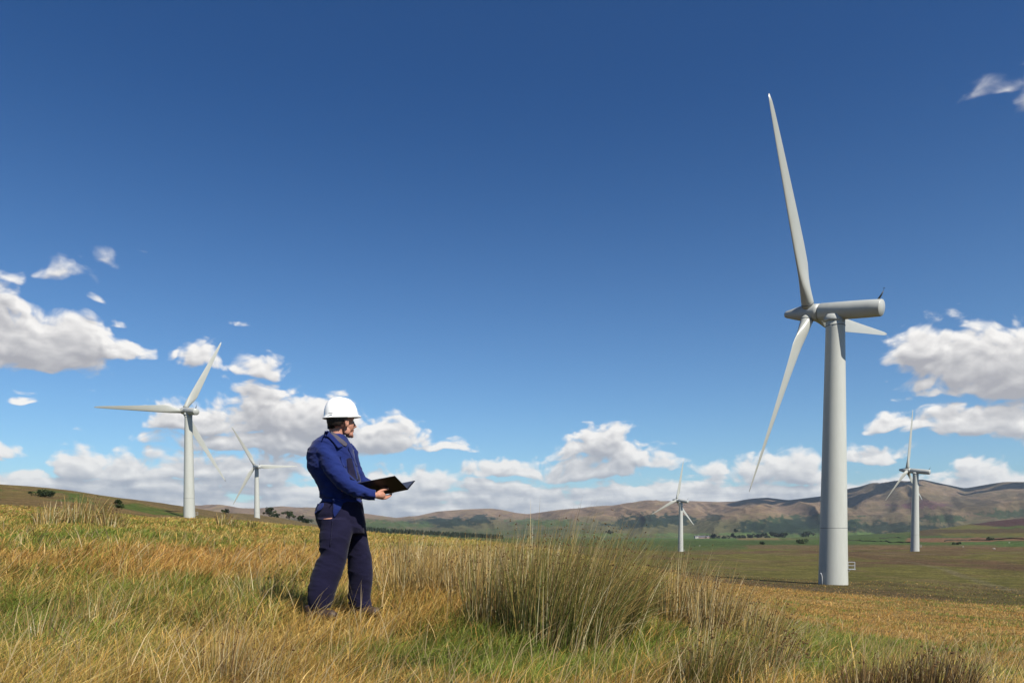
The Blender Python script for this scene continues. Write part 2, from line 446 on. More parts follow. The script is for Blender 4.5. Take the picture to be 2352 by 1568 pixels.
def ground_far_color(x, y, z, C):
    D = np.hypot(x, y); px, py = pix_of(x, y, z)
    far = D > 380
    out = C
    def P(cx, cy, a, b, col, amt=0.9, edge=0.35):
        nonlocal out
        n = fbm(px / 30.0 + cx, py / 6.0 + cy, 4, int(cx) % 97)
        d = 1 - np.maximum(np.abs(px - cx) / a, np.abs(py - cy) / b) + (n - 0.5) * edge * 2
        out = np.where(far[..., None], mixc(out, np.array(col), sst(d, 0.0, 0.12) * amt), out)
    right = sst(D, 560, 640) * sst(px, 780, 860)
    out = mixc(out, FIELD * 0.9, right * 0.75)
    P(1560, 1233, 130, 9, FIELD * 1.1); P(1750, 1248, 260, 7, FIELD * 0.8, .8); P(1800, 1237, 110, 2.6, TAN, .7)
    P(2010, 1244, 160, 5, FIELD, .9); P(2010, 1233, 200, 7, FIELD * 0.85, .8); P(2180, 1240, 110, 5, RED, .95, .2); P(2320, 1238, 90, 4, RED, .9, .2)
    P(2300, 1250, 110, 6, FIELD * 1.1, .9); P(2250, 1222, 170, 9, HEATH * 0.9, .8); P(2230, 1194, 190, 15, PURPLE, .95); P(2140, 1210, 150, 6, OLIVE * 1.3, .7)
    P(2300, 1228, 160, 4, OLIVE * 1.2, .8); P(2000, 1256, 340, 5, HEATH * 1.5, .7); P(1200, 1225, 120, 8, TAN * 0.6, .6); P(1000, 1216, 160, 8, FIELD * 0.75, .7)
    return out


def track(px_pts, width):
    pts = [hit(*p, dmin=60)[:2] for p in px_pts]
    return pts, width


def build_ground():
    azs = np.concatenate([np.radians(np.arange(-180, -46, 5.0)), np.radians(np.arange(-46, 46.01, 0.14)), np.radians(np.arange(50, 176, 5.0))])
    Ds = np.concatenate([[0.0, 0.4, 0.8], np.exp(np.arange(math.log(1.2), math.log(3000), 0.0125)), np.exp(np.linspace(math.log(3100), math.log(28000), 16))])
    A, Dg = np.meshgrid(azs, Ds, indexing='ij')
    X, Y = np.sin(A) * Dg, np.cos(A) * Dg
    Z = ground_z(X, Y)
    fl = sst(Dg, 1900, 3200); Z = Z * (1 - fl) + (-60.0 - 5 * sst(Dg, 5000, 28000)) * fl
    C = ground_color(X, Y, Z); C = ground_far_color(X, Y, Z, C)
    # worn gravel tracks to the turbines
    for pts, w in (track([(1990, 1269), (2060, 1271), (2120, 1272), (2220, 1272), (2280, 1271), (2352, 1268)], 5.0), track([(2060, 1288), (2120, 1296), (2190, 1314), (2262, 1338), (2352, 1362)], 1.6), track([(1560, 1270), (1620, 1272), (1720, 1273), (1860, 1271), (1990, 1269)], 3.5)):
        best = np.full(X.shape, 1e9)
        for (ax, ay), (bx, by) in zip(pts[:-1], pts[1:]):
            t = np.clip(((X - ax) * (bx - ax) + (Y - ay) * (by - ay)) / ((bx - ax) ** 2 + (by - ay) ** 2 + 1e-6), 0, 1)
            best = np.minimum(best, np.hypot(X - ax - t * (bx - ax), Y - ay - t * (by - ay)))
        f = (1 - sst(best, w * 0.5, w)) * (0.35 + 0.5 * fbm(X / 12, Y / 12, 3, 8))
        C = mixc(C, np.array((0.27, 0.23, 0.15)), f * 0.7)
    na, nd = A.shape
    idx = np.arange(na * nd).reshape(na, nd); nx = np.roll(idx, -1, axis=0)
    q = np.stack([idx[:, :-1], idx[:, 1:], nx[:, 1:], nx[:, :-1]], -1).reshape(-1, 4)
    V = np.stack([X, Y, Z], -1).reshape(-1, 3)
    m = bpy.data.materials.new('moor_ground'); m.use_nodes = True; t = m.node_tree; t.nodes.clear(); N = NT(t)
    b = N.n('ShaderNodeBsdfPrincipled'); b.inputs['Roughness'].default_value = 0.95; b.inputs['Specular IOR Level'].default_value = 0.1
    tc = N.n('ShaderNodeTexCoord').outputs['Object']
    c = N.n('ShaderNodeAttribute', attribute_name='Col').outputs[0]
    a1 = N.noise(N.v('MULTIPLY', tc, (1.6, 1.6, 1.6)), 1.0, 8, 0.72)
    a2 = N.noise(N.v('MULTIPLY', tc, (0.16, 0.16, 0.16)), 1.0, 8, 0.68)
    c = N.mix(N.ss(a1, 0.42, 0.62), N.mix(1.0, c, (0.52, 0.50, 0.45), 'MULTIPLY'), N.mix(1.0, c, (1.22, 1.18, 1.10), 'MULTIPLY'))
    c = N.mix(N.ss(a2, 0.44, 0.58), N.mix(1.0, c, (0.66, 0.70, 0.62), 'MULTIPLY'), c)
    c = N.alb(c)
    N.put(b.inputs['Base Color'], c)
    bn = N.n('ShaderNodeBump'); bn.inputs['Strength'].default_value = 0.8; bn.inputs['Distance'].default_value = 0.5; N.put(bn.inputs['Height'], a1); N.put(b.inputs['Normal'], bn.outputs[0])
    o = N.n('ShaderNodeOutputMaterial'); t.links.new(b.outputs[0], o.inputs[0])
    me = fast_mesh('ground', V, quads=q[:, ::-1], mat=m, col=C.reshape(-1, 3))
    link('ground', me, kind='structure', label='rough moorland ground falling away to the valley')


build_ground()

# ---------------------------------------------------------------- far hills
SKY1 = [(300, 1175), (400, 1166), (494, 1159), (532, 1162), (550, 1166), (590, 1167), (646, 1162), (683, 1165), (724, 1165), (840, 1179), (910, 1189), (959, 1184), (1004, 1174), (1070, 1169), (1128, 1167), (1152, 1170), (1185, 1177), (1210, 1180), (1235, 1177), (1284, 1171), (1399, 1162), (1482, 1152), (1523, 1150), (1589, 1150), (1646, 1152), (1688, 1151), (1729, 1144), (1762, 1142), (1811, 1148), (1885, 1139), (1951, 1121), (2017, 1110), (2058, 1103), (2083, 1105), (2116, 1100), (2157, 1109), (2215, 1121), (2272, 1111), (2305, 1106), (2352, 1107), (2500, 1110), (2700, 1120), (3000, 1130)]
SKY2 = [(300, 1240), (700, 1205), (760, 1196), (840, 1193), (900, 1197), (960, 1208), (1040, 1222), (1100, 1222), (1150, 1212), (1220, 1199), (1290, 1196), (1380, 1208), (1450, 1222), (1490, 1217), (1560, 1203), (1640, 1186), (1700, 1172), (1745, 1158), (1800, 1180), (1860, 1212), (1920, 1218), (1990, 1196), (2060, 1180), (2120, 1196), (2180, 1200), (2260, 1184), (2352, 1163), (2500, 1150), (3000, 1150)]


def build_hills():
    azs = np.arange(azt(300, 1200)[0], azt(2950, 1200)[0], 0.0011)
    s = np.linspace(0, 1.35, 190)
    A, S = np.meshgrid(azs, s, indexing='ij')
    D = 3000 + 4200 * S
    X, Y = np.sin(A) * D, np.cos(A) * D
    px = CX + F * np.tan(azs)
    def prof(sk, Dr):
        yy = np.interp(px, [p[0] for p in sk], [p[1] for p in sk]); k = np.exp(-0.5 * (np.arange(-6, 7) / 2.0) ** 2); k /= k.sum()
        yy = np.convolve(np.pad(yy, 6, mode='edge'), k, 'valid')
        t = np.array([azt(a, b)[1] for a, b in zip(px, yy)])
        return (ZC + t * Dr)[:, None]
    zb = -62.0
    # back range, crest at S = 1
    z1 = prof(SKY1, 7200.0)
    u = np.clip(S / 1.0, 0, 1); p1 = np.where(S < 1, 0.55 * u ** 1.7 + 0.45 * np.sin(u * math.pi / 2) ** 2, 1 - (S - 1) * 1.5)
    lat = A * 7200.0
    rid = 1 - np.abs(2 * fbm(lat / 620.0 + 0.9 * S + 0.8 * fbm(lat / 500., S * 2, 2, 4), S * 1.15, 4, 61, 0.52) - 1)
    gul = (rid - 0.72) * 215.0 * np.clip(4 * u * (1 - u), 0, 1) ** 0.75
    H1 = zb + (z1 - zb) * p1 + gul * np.clip((z1 - zb) / 260.0, 0.3, 1.2)
    # front spurs, crest at S = 0.45
    z2 = prof(SKY2, 3000 + 4200 * 0.45)
    v = S / 0.45; p2 = np.where(v < 1, np.sin(np.clip(v, 0, 1) * math.pi / 2) ** 1.8, np.cos(np.clip((v - 1) / 0.9, 0, 1) * math.pi / 2) ** 1.2)
    r2 = 1 - np.abs(2 * fbm(lat / 420.0 + 7, S * 2.6 + 3, 4, 83, 0.5) - 1)
    H2 = zb - 6 + (z2 - zb + 6) * p2 + (r2 - 0.7) * 75.0 * np.clip(4 * v * (1 - v), 0, 1) * (v < 1)
    k = 14.0; H = k * np.logaddexp(H1 / k, H2 / k)
    H += 9.0 * (fbm(X / 90.0, Y / 90.0, 4, 15) - 0.5) * np.clip(u * 3, 0, 1) * (1 - sst(S, .85, 1.0))
    Z = H - 40.0 * (1 - sst(S, 0.0, 0.03))
    PX = CX + F * np.tan(A); PY = HY - F * (Z - ZC) / D / np.cos(A)
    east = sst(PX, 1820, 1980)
    relh = np.clip((Z - zb) / 330.0, 0, 1)
    C = np.empty(A.shape + (3,)); C[:] = (0.315, 0.220, 0.145)
    n = fbm(PX / 22.0, PY / 6.0, 5, 5)
    C = mixc(C, np.array((0.190, 0.130, 0.088)), sst(n, 0.46, 0.66) * 0.7)
    C = mixc(C, np.array((0.30, 0.22, 0.12)), sst(fbm(PX / 9.0 + PY / 7.0, PY / 11.0, 4, 9), 0.56, 0.7) * 0.7)
    C = mixc(C, np.array((0.105, 0.125, 0.055)), (1 - sst(relh + 0.25 * (n - .5), 0.16, 0.36)) * 0.75)
    C = mixc(C, np.array((0.165, 0.130, 0.075)), east * (0.35 + 0.55 * sst(fbm(PX / 30.0, PY / 9.0, 4, 19), .4, .6)))  # brown-olive eastern fells, with cloud shade mixed into the colour
    def P(cx, cy, a, b, col, amt=0.95, edge=0.6, rot=0.0):
        nonlocal C
        nn = fbm(PX / 14.0 + cx, PY / 5.0 + cy, 5, int(cx) % 91, 0.65)
        dx, dy = PX - cx, PY - cy - rot * (PX - cx)
        d = 1 - np.sqrt((dx / a) ** 2 + (dy / b) ** 2) + (nn - 0.5) * edge * 4.2
        C = mixc(C, np.array(col), sst(d, 0.0, 0.12) * amt)
    DK = (0.030, 0.050, 0.034); DG = (0.055, 0.085, 0.042)
    P(1035, 1198, 60, 11, DK); P(1105, 1192, 42, 10, DK); P(980, 1196, 45, 7, DK, .7)
    P(1480, 1197, 90, 15, DK, .95, .6, -.03); P(1560, 1192, 40, 10, DK); P(1640, 1190, 20, 8, DK, .8)
    P(1860, 1208, 130, 22, DG, 1, .5); P(1790, 1212, 100, 18, DK, .95, .5); P(1900, 1200, 70, 14, DK, .8)
    P(2060, 1212, 120, 15, DK, .9, .5); P(2170, 1190, 50, 9, DG); P(2320, 1180, 60, 10, DG, .9)
    P(2120, 1158, 60, 9, PURPLE * 1.3, .9); P(1880, 1232, 160, 7, FIELD, .8); P(1240, 1200, 80, 9, FIELD * 0.8, .8); P(880, 1204, 90, 10, FIELD * 0.75, .8)
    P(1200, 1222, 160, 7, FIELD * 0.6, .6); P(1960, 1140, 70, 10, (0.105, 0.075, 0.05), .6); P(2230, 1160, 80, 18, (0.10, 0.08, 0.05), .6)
    for cx, cy, a, b in ((1560, 1228, 90, 4), (1960, 1226, 60, 4), (1700, 1226, 60, 3.5), (1390, 1228, 60, 4)):
        P(cx, cy, a, b, FIELD * 1.15, .8, .4)
    m = bpy.data.materials.new('fell_side'); m.use_nodes = True; t = m.node_tree; t.nodes.clear(); N = NT(t)
    bs = N.n('ShaderNodeBsdfPrincipled'); bs.inputs['Roughness'].default_value = 1.0; bs.inputs['Specular IOR Level'].default_value = 0.05
    tc = N.n('ShaderNodeTexCoord').outputs['Object']; c = N.n('ShaderNodeAttribute', attribute_name='Col').outputs[0]
    a1 = N.noise(N.v('MULTIPLY', tc, (0.010, 0.010, 0.026)), 1.0, 9, 0.74)
    c = N.mix(N.ss(a1, 0.40, 0.62), N.mix(1.0, c, (0.76, 0.76, 0.75), 'MULTIPLY'), N.mix(1.0, c, (1.12, 1.10, 1.05), 'MULTIPLY'))
    c = N.alb(c)
    N.put(bs.inputs['Base Color'], c)
    bn = N.n('ShaderNodeBump'); bn.inputs['Strength'].default_value = 0.8; bn.inputs['Distance'].default_value = 30.0; N.put(bn.inputs['Height'], a1); N.put(bs.inputs['Normal'], bn.outputs[0])
    o = N.n('ShaderNodeOutputMaterial'); t.links.new(bs.outputs[0], o.inputs[0])
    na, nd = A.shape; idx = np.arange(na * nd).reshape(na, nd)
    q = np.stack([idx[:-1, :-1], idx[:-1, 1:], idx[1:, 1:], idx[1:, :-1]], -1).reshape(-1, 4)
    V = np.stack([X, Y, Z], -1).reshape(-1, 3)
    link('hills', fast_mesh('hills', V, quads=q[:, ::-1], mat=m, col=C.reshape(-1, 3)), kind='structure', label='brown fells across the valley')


build_hills()

# ---------------------------------------------------------------- wind turbines
M_TOWER = material('turbine_paint', (0.67, 0.68, 0.625), 0.42, 0.4, noise=[((0.5, 0.5, 0.06), 5, (0.90, 0.90, 0.88), 0.6), ((2.5, 2.5, 0.5), 5, (0.92, 0.92, 0.90), 0.5)])
M_NAC = material('nacelle_paint', (0.58, 0.595, 0.56), 0.38, 0.45, noise=[((0.8, 0.8, 0.8), 5, (0.90, 0.90, 0.90), 0.6)])
M_BLADE = material('blade_gelcoat', (0.58, 0.59, 0.54), 0.30, 0.5, noise=[((0.7, 0.7, 0.25), 4, (0.92, 0.92, 0.90), 0.6)])
M_SEAM = material('flange_seam', (0.20, 0.21, 0.21), 0.6)
M_STEEL = material('galvanised_steel', (0.55, 0.56, 0.57), 0.4, 0.5)
M_DARK = material('dark_instrument', (0.05, 0.06, 0.06), 0.5)


def lathe(prof, n=40, cap=True):
    """(r, z) rings about Z"""
    V = []; Q = []
    for r, z in prof:
        for k in range(n):
            a = 2 * math.pi * k / n; V.append((r * math.cos(a), r * math.sin(a), z))
    for i in range(len(prof) - 1):
        for k in range(n):
            Q.append((i * n + k, i * n + (k + 1) % n, (i + 1) * n + (k + 1) % n, (i + 1) * n + k))
    if cap:
        Q.append(tuple(range(n))[::-1]); Q.append(tuple((len(prof) - 1) * n + k for k in range(n)))
    return V, Q


def xform(V, M): return [tuple(M @ Vector(v)) for v in V]


def tube(path, r, n=8):
    V = []; Q = []
    P = [Vector(p) for p in path]; a = None
    for i, p in enumerate(P):
        d = (P[min(i + 1, len(P) - 1)] - P[max(i - 1, 0)]).normalized()
        a = d.orthogonal().normalized() if a is None else (a - d * a.dot(d)).normalized()
        b = d.cross(a)
        rr = r[i] if isinstance(r, (list, tuple)) else r
        for k in range(n):
            t = 2 * math.pi * k / n; V.append(tuple(p + a * rr * math.cos(t) + b * rr * math.sin(t)))
    for i in range(len(P) - 1):
        for k in range(n): Q.append((i * n + k, i * n + (k + 1) % n, (i + 1) * n + (k + 1) % n, (i + 1) * n + k))
    Q.append(tuple(range(n))[::-1]); Q.append(tuple((len(P) - 1) * n + k for k in range(n)))
    return V, Q


def join(*parts):
    V = []; Q = []
    for v, q in parts:
        o = len(V); V += list(v); Q += [tuple(i + o for i in f) for f in q]
    return V, Q


def box(c, s):
    x, y, z = c; a, b, d = s[0] / 2, s[1] / 2, s[2] / 2
    V = [(x + i * a, y + j * b, z + k * d) for i in (-1, 1) for j in (-1, 1) for k in (-1, 1)]
    return V, [(0, 1, 3, 2), (4, 6, 7, 5), (0, 4, 5, 1), (2, 3, 7, 6), (0, 2, 6, 4), (1, 5, 7, 3)]


HUB_H = 41.4; OH = 4.03; TILT = math.radians(4.9)


def blade_shape():
    """span along +Z from the hub centre, chord in the rotor plane (X), thickness along Y; wind side -Y"""
    R = 31.0; rings = []
    nseg = 30
    for i in range(nseg + 1):
        s = i / nseg; r = 0.95 + (R - 0.95) * s
        # chord, thickness ratio, twist
        ch = np.interp(r, [0.95, 2.1, 3.6, 5.2, 7.0, 10, 15, 20, 25, 29, 30.4, 31.0], [1.78, 1.78, 2.10, 2.60, 2.85, 2.60, 2.12, 1.62, 1.16, 0.74, 0.50, 0.18])
        tk = np.interp(r, [0.95, 2.1, 3.6, 5.2, 7.0, 10, 15, 22, 31], [1.0, 1.0, 0.80, 0.52, 0.40, 0.33, 0.27, 0.22, 0.18])
        tw = math.radians(np.interp(r, [0.95, 2.1, 5, 10, 20, 31], [16, 16, 13, 8, 3, 0]))
        rnd = np.interp(r, [0.95, 2.1, 6.5], [1, 1, 0])
        ring = []
        for k in range(28):
            a = 2 * math.pi * k / 28
            cx, cy = 0.5 * math.cos(a), 0.5 * math.sin(a)
            # aerofoil: blunt nose at +x, sharp tail at -x
            xx = 0.5 * (1 + math.cos(a)); th = 0.5 * 2.2 * (xx ** 0.55) * (1 - (1 - (1 - xx)) ** 2.4 * 1.0) if False else None
            t = 1 - xx
            yt = 5 * 0.5 * (0.2969 * math.sqrt(max(t, 0)) - 0.126 * t - 0.3516 * t * t + 0.2843 * t ** 3 - 0.1015 * t ** 4) * 2
            ay = math.copysign(yt, math.sin(a)) if abs(math.sin(a)) > 1e-6 else 0.0
            ax = xx - 0.68                                   # pitch axis at a third of the chord
            X = ch * (rnd * cx + (1 - rnd) * ax); Y = ch * tk * (rnd * cy + (1 - rnd) * ay * 0.5)
            if rnd >= 1: X, Y = ch * cx, ch * cy
            ring.append((X * math.cos(tw) - Y * math.sin(tw), X * math.sin(tw) + Y * math.cos(tw), r))
        rings.append(ring)
    V = [p for r in rings for p in r]; n = 28; Q = []
    for i in range(nseg):
        for k in range(n): Q.append((i * n + k, i * n + (k + 1) % n, (i + 1) * n + (k + 1) % n, (i + 1) * n + k))
    Q.append(tuple(range(n))[::-1]); Q.append(tuple(nseg * n + k for k in range(n)))
    return V, Q


def build_turbine_meshes():
    R = {}
    v, q = lathe([(2.10, -3.0), (2.10, 0.0), (2.02, 4), (1.94, 8.0), (1.72, 20), (1.36, 38.6), (1.36, 40.0)], 56)
    R['tower'] = mesh_from('tower', v, q, M_TOWER)
    R['tower_seam'] = [mesh_from('tower_seam', *lathe(p, 56), M_SEAM) for p in ([(1.928, 8.72), (1.928, 8.80)], [(1.678, 21.9), (1.677, 21.94)], [(1.400, 38.9), (1.400, 39.0)])]
    # nacelle along +X (rear) .. -X (nose); origin = tower axis at hub height
    T = Matrix.Rotation(math.radians(90), 4, 'Y')
    v, q = lathe([(0.0, -2.3), (1.22, -2.3), (1.30, -2.2), (1.30, 2), (1.26, 5), (1.20, 6.62), (1.14, 6.72), (0.0, 6.74)], 48, False)
    v = xform(v, T)
    v2, q2 = lathe([(1.55, -1.55), (1.50, -1.25), (1.36, -0.6)], 48)    # yaw collar
    R['nacelle'] = mesh_from('nacelle', *join((v, q), (v2, q2)), M_NAC)
    v, q = lathe([(0.0, -8.0), (0.30, -7.98), (0.46, -7.86), (0.56, -7.6), (0.86, -6.4), (1.16, -5.2), (1.27, -4.6), (1.29, -3.0), (1.27, -2.42), (0.0, -2.42)], 48, False)
    R['spinner'] = mesh_from('spinner', xform(v, T), q, M_NAC)
    v, q = blade_shape(); R['blade'] = mesh_from('blade', v, q, M_BLADE)
    v, q = lathe([(0.90, 1.38), (0.93, 1.42), (0.93, 1.52), (0.90, 1.56)], 40)
    R['blade_root_ring'] = mesh_from('blade_root_ring', v, q, M_SEAM)
    v, q = join(tube([(6.0, 0, 1.10), (6.4, 0, 1.85), (6.6, 0, 2.35)], [0.17, 0.12, 0.05]), tube([(6.6, 0, 2.3), (6.63, 0, 2.75)], 0.022), tube([(6.5, 0, 2.75), (6.78, 0, 2.78)], 0.035))
    R['wind_vane'] = mesh_from('wind_vane', v, q, M_DARK)
    # access platform on the rear-right, steps hidden behind the tower
    pr = []
    x0, x1, z0 = 1.9, 2.95, 2.6
    for y in (-0.6, 0.6):
        for z in (z0 + 0.55, z0 + 1.05): pr.append(tube([(x0, y, z), (x1, y, z)], 0.028, 6))
        for x in (x0 + 0.12, x1): pr.append(tube([(x, y, z0), (x, y, z0 + 1.05)], 0.028, 6))
    for z in (z0 + 0.55, z0 + 1.05): pr.append(tube([(x1, -0.6, z), (x1, 0.6, z)], 0.028, 6))
    pr.append(box((2.45, 0, z0), (1.2, 1.26, 0.07)))
    for y in (-0.55, 0.55): pr.append(tube([(x0, y, 2.1), (x0 + 0.5, y, z0)], 0.03, 6))
    pr.append(box((1.3, 1.9, z0), (1.2, 1.3, 0.07)))
    for k in range(9): pr.append(box((1.2, 2.7 + k * 0.26, z0 - 0.15 - k * 0.28), (0.8, 0.24, 0.04)))
    for x in (0.8, 1.6): pr.append(tube([(x, 2.5, z0), (x, 4.9, z0 - 2.6)], 0.04, 6))
    R['access_platform'] = mesh_from('access_platform', *join(*pr), M_STEEL, smooth=False)
    return R


TM = build_turbine_meshes()
TURB = [  # X, Y, base z, yaw theta, phase, label
    (48.46, 112.17, -9.56, 46.5, 85.98, 'closest and largest wind turbine, pale grey, towering over the brown moor', True),
    (-120.66, 278.42, 0.26, 42.93, 26.08, 'pale wind turbine behind the grassy crest, one blade level, facing away by the hillside bushes', False),
    (-179.22, 523.41, -1.79, 53.82, 87.66, 'smaller white wind turbine next to a row of small trees, beside the worker', False),
    (130.08, 573.85, -24.44, 50.42, 8.52, 'tiny wind turbine standing beyond the tall rushes in front of the brown fells', False),
    (206.08, 380.57, -14.95, 46.21, -1.84, 'medium wind turbine past the largest one, standing on the moor near a gravel track', False),
]
PITCHES = math.radians(-17)


def build_turbine(i, X, Y, zb, th, ph, label, first):
    th, ph = math.radians(th), math.radians(ph)
    root = empty('wind_turbine', (X, Y, ZC + zb), 0, label=label, category='wind turbine', group='wind turbines across the moor')
    fit = 1.0
    link('tower', TM['tower'], root); 
    for sm in TM['tower_seam']: link('tower_seam', sm, root)
    # nacelle frame: local -X is the nose direction a
    a = Vector((-math.cos(th) * math.cos(TILT), math.sin(th) * math.cos(TILT), math.sin(TILT)))
    xr = -a; zr = (Vector((0, 0, 1)) - xr * xr.z).normalized(); yr = zr.cross(xr)
    M = Matrix((xr, yr, zr)).transposed().to_4x4(); M.translation = Vector((0, 0, HUB_H))
    piv = a * OH + Vector((0, 0, HUB_H))
    Mn = Matrix.Translation(piv) @ Matrix.Rotation(math.radians(2.6), 4, yr) @ Matrix.Translation(-piv) @ M
    nac = link('nacelle', TM['nacelle'], root); nac.matrix_local = Mn
    link('wind_vane', TM['wind_vane'], nac)
    sp = link('spinner', TM['spinner'], root); sp.matrix_local = Mn
    e1 = a.cross(Vector((0, 0, 1))).normalized(); e2 = e1.cross(a)
    for k in range(3):
        p = ph + k * 2 * math.pi / 3
        zz = e1 * math.sin(p) + e2 * math.cos(p)
        yy = -a; xx = yy.cross(zz).normalized()
        B = Matrix((xx, yy, zz)).transposed().to_4x4()
        B = B @ Matrix.Rotation(PITCHES, 4, 'Z'); B.translation = Vector((0, 0, HUB_H)) + a * OH
        b = link('blade', TM['blade'], root); b.matrix_local = B
        link('blade_root_ring', TM['blade_root_ring'], b)
    pf = link('access_platform', TM['access_platform'], root)
    pf.rotation_euler = (0, 0, -math.atan2(X, Y) + math.radians(3))
    if i == 0:
        pv, pq = tube([(0, 0, -0.3), (0, 0, 1.25), (-0.03, 0, 1.55), (-0.12, 0, 1.85), (-0.26, 0, 2.05)], 0.09, 8)
        pp = link('cable_duct', mesh_from('cable_duct', pv, pq, M_STEEL), root)
        ang = math.atan2(-112.17, -48.46) - math.radians(41)
        pp.location = (2.32 * math.cos(ang), 2.32 * math.sin(ang), 0.0)
    return root


for i, t in enumerate(TURB): build_turbine(i, *t)
#@@PART2
# ---------------------------------------------------------------- the worker
DM = 6.36
ORG = at(780, 1413, DM)


def L(x, y, dy=0.0): return at(x, y, DM + dy) - ORG


def fix_normals(me):
    bm = bmesh.new(); bm.from_mesh(me); bmesh.ops.recalc_face_normals(bm, faces=bm.faces); bm.to_mesh(me); bm.free()


def rings_px(rows, n=36, p=2.0):
    """rows of (y, left x, right x, depth centre, half depth) -> closed loft"""
    V = []; Q = []
    for (y, xl, xr, yc, ry) in rows:
        a, b = L(xl, y, yc), L(xr, y, yc); c = (a + b) / 2; rx = (b - a).x / 2
        for k in range(n):
            t = 2 * math.pi * k / n; ct, st = math.cos(t), math.sin(t)
            e = 2.0 / p
            V.append((c.x + rx * math.copysign(abs(ct) ** e, ct), c.y + ry * math.copysign(abs(st) ** e, st), c.z))
    for i in range(len(rows) - 1):
        for k in range(n): Q.append((i * n + k, i * n + (k + 1) % n, (i + 1) * n + (k + 1) % n, (i + 1) * n + k))
    Q.append(tuple(range(n))); Q.append(tuple((len(rows) - 1) * n + k for k in range(n))[::-1])
    return V, Q


def ellipsoid(c, r, M=None, nu=24, nv=16):
    V = []; Q = []
    for i in range(nv + 1):
        th = math.pi * i / nv
        for k in range(nu):
            ph = 2 * math.pi * k / nu
            v = Vector((r[0] * math.sin(th) * math.cos(ph), r[1] * math.sin(th) * math.sin(ph), r[2] * math.cos(th)))
            if M: v = M @ v
            V.append(tuple(Vector(c) + v))
    for i in range(nv):
        for k in range(nu): Q.append((i * nu + k, (i + 1) * nu + k, (i + 1) * nu + (k + 1) % nu, i * nu + (k + 1) % nu))
    return V, Q


def fuse(pieces, voxel, smooth=6, factor=0.5):
    """overlapping closed pieces -> one continuous skin"""
    bm = bmesh.new()
    for v, q in pieces:
        b2 = bmesh.new(); vs = [b2.verts.new(p) for p in v]
        for f in q:
            try: b2.faces.new([vs[i] for i in f])
            except ValueError: pass
        bmesh.ops.remove_doubles(b2, verts=b2.verts, dist=1e-6); bmesh.ops.recalc_face_normals(b2, faces=b2.faces)
        tmp = bpy.data.meshes.new('tmp'); b2.to_mesh(tmp); b2.free(); bm.from_mesh(tmp); bpy.data.meshes.remove(tmp)
    me = bpy.data.meshes.new('tmp'); bm.to_mesh(me); bm.free()
    o = bpy.data.objects.new('tmp', me); COL.objects.link(o)
    r = o.modifiers.new('r', 'REMESH'); r.mode = 'VOXEL'; r.voxel_size = voxel
    s = o.modifiers.new('s', 'SMOOTH'); s.iterations = smooth; s.factor = factor
    dg = bpy.context.evaluated_depsgraph_get(); dg.update()
    out = bpy.data.meshes.new_from_object(o.evaluated_get(dg))
    bpy.data.objects.remove(o); bpy.data.meshes.remove(me)
    out.polygons.foreach_set('use_smooth', [True] * len(out.polygons))
    return out


def displace(me, fn):
    n = len(me.vertices); co = np.empty(n * 3); no = np.empty(n * 3)
    me.vertices.foreach_get('co', co); me.vertex_normals.foreach_get('vector', no)
    co = co.reshape(-1, 3); no = no.reshape(-1, 3)
    co = co + no * fn(co, no)[:, None]
    me.vertices.foreach_set('co', co.ravel()); me.update()


def fold(co, sx, sz, seed, ox=0.0):
    r = 1 - np.abs(2 * fbm(co[:, 0] * sx + co[:, 2] * ox + 5, co[:, 2] * sz + co[:, 1] * 4 + co[:, 0] * 3, 3, seed) - 1)
    return r ** 2 - 0.55


M_SKIN = material('skin', (0.62, 0.31, 0.215), 0.5, 0.35, noise=[((40, 40, 40), 4, (0.82, 0.68, 0.62), 0.6)])
M_BLUE = material('blue_cotton', (0.012, 0.029, 0.17), 0.85, 0.15, noise=[((7, 7, 12), 4, (0.62, 0.62, 0.74), 0.6), ((300, 300, 300), 2, (0.86, 0.86, 0.9), 0.4)], bump=((14, 14, 26), 0.5, 0.008), sheen=0.1)
M_NAVY = material('navy_cotton', (0.0150, 0.0135, 0.046), 0.9, 0.15, noise=[((6, 6, 10), 4, (0.60, 0.58, 0.62), 0.6), ((300, 300, 300), 2, (0.86, 0.86, 0.9), 0.4)], bump=((9, 9, 16), 0.5, 0.008), sheen=0.05)
M_SHIRT = material('grey_shirt', (0.11, 0.10, 0.125), 0.9, 0.1, bump=((90, 90, 90), 0.3, 0.004))
M_HAIR = material('brown_hair', (0.022, 0.012, 0.008), 0.6, 0.3, bump=((160, 160, 40), 0.8, 0.006))
M_HELM = material('white_helmet_plastic', (0.86, 0.86, 0.84), 0.22, 0.5)
M_BAND = material('grey_strap', (0.17, 0.18, 0.18), 0.7)
M_BOOT = material('brown_leather', (0.055, 0.030, 0.022), 0.6)
M_FOLD = material('black_folder_card', (0.008, 0.008, 0.011), 0.45, 0.35)
M_LINE = material('slate_folder_lining', (0.055, 0.065, 0.10), 0.5)
M_BUT = material('dark_button', (0.02, 0.02, 0.03), 0.4)


def limb(pts, n=24):
    """pts: (x, y, dy, radius)"""
    return tube([tuple(L(a, b, c)) for a, b, c, r in pts], [r for *_, r in pts], n)


HF = math.radians(36)                                        # the head looks to the far side
HX = Vector((math.cos(HF), math.sin(HF), 0.0)); HS = Vector((-math.sin(HF), math.cos(HF), 0.0))
HM = Matrix((HX, HS, Vector((0, 0, 1)))).transposed()
HC = L(784, 962, 0.01)                                       # centre of the head


def H(f, s, u): return tuple(HC + HX * f + HS * s + Vector((0, 0, u)))


def finger(pts, r0, r1):
    n = len(pts); return tube([tuple(p) for p in pts], [r0 + (r1 - r0) * i / (n - 1) for i in range(n)], 12)


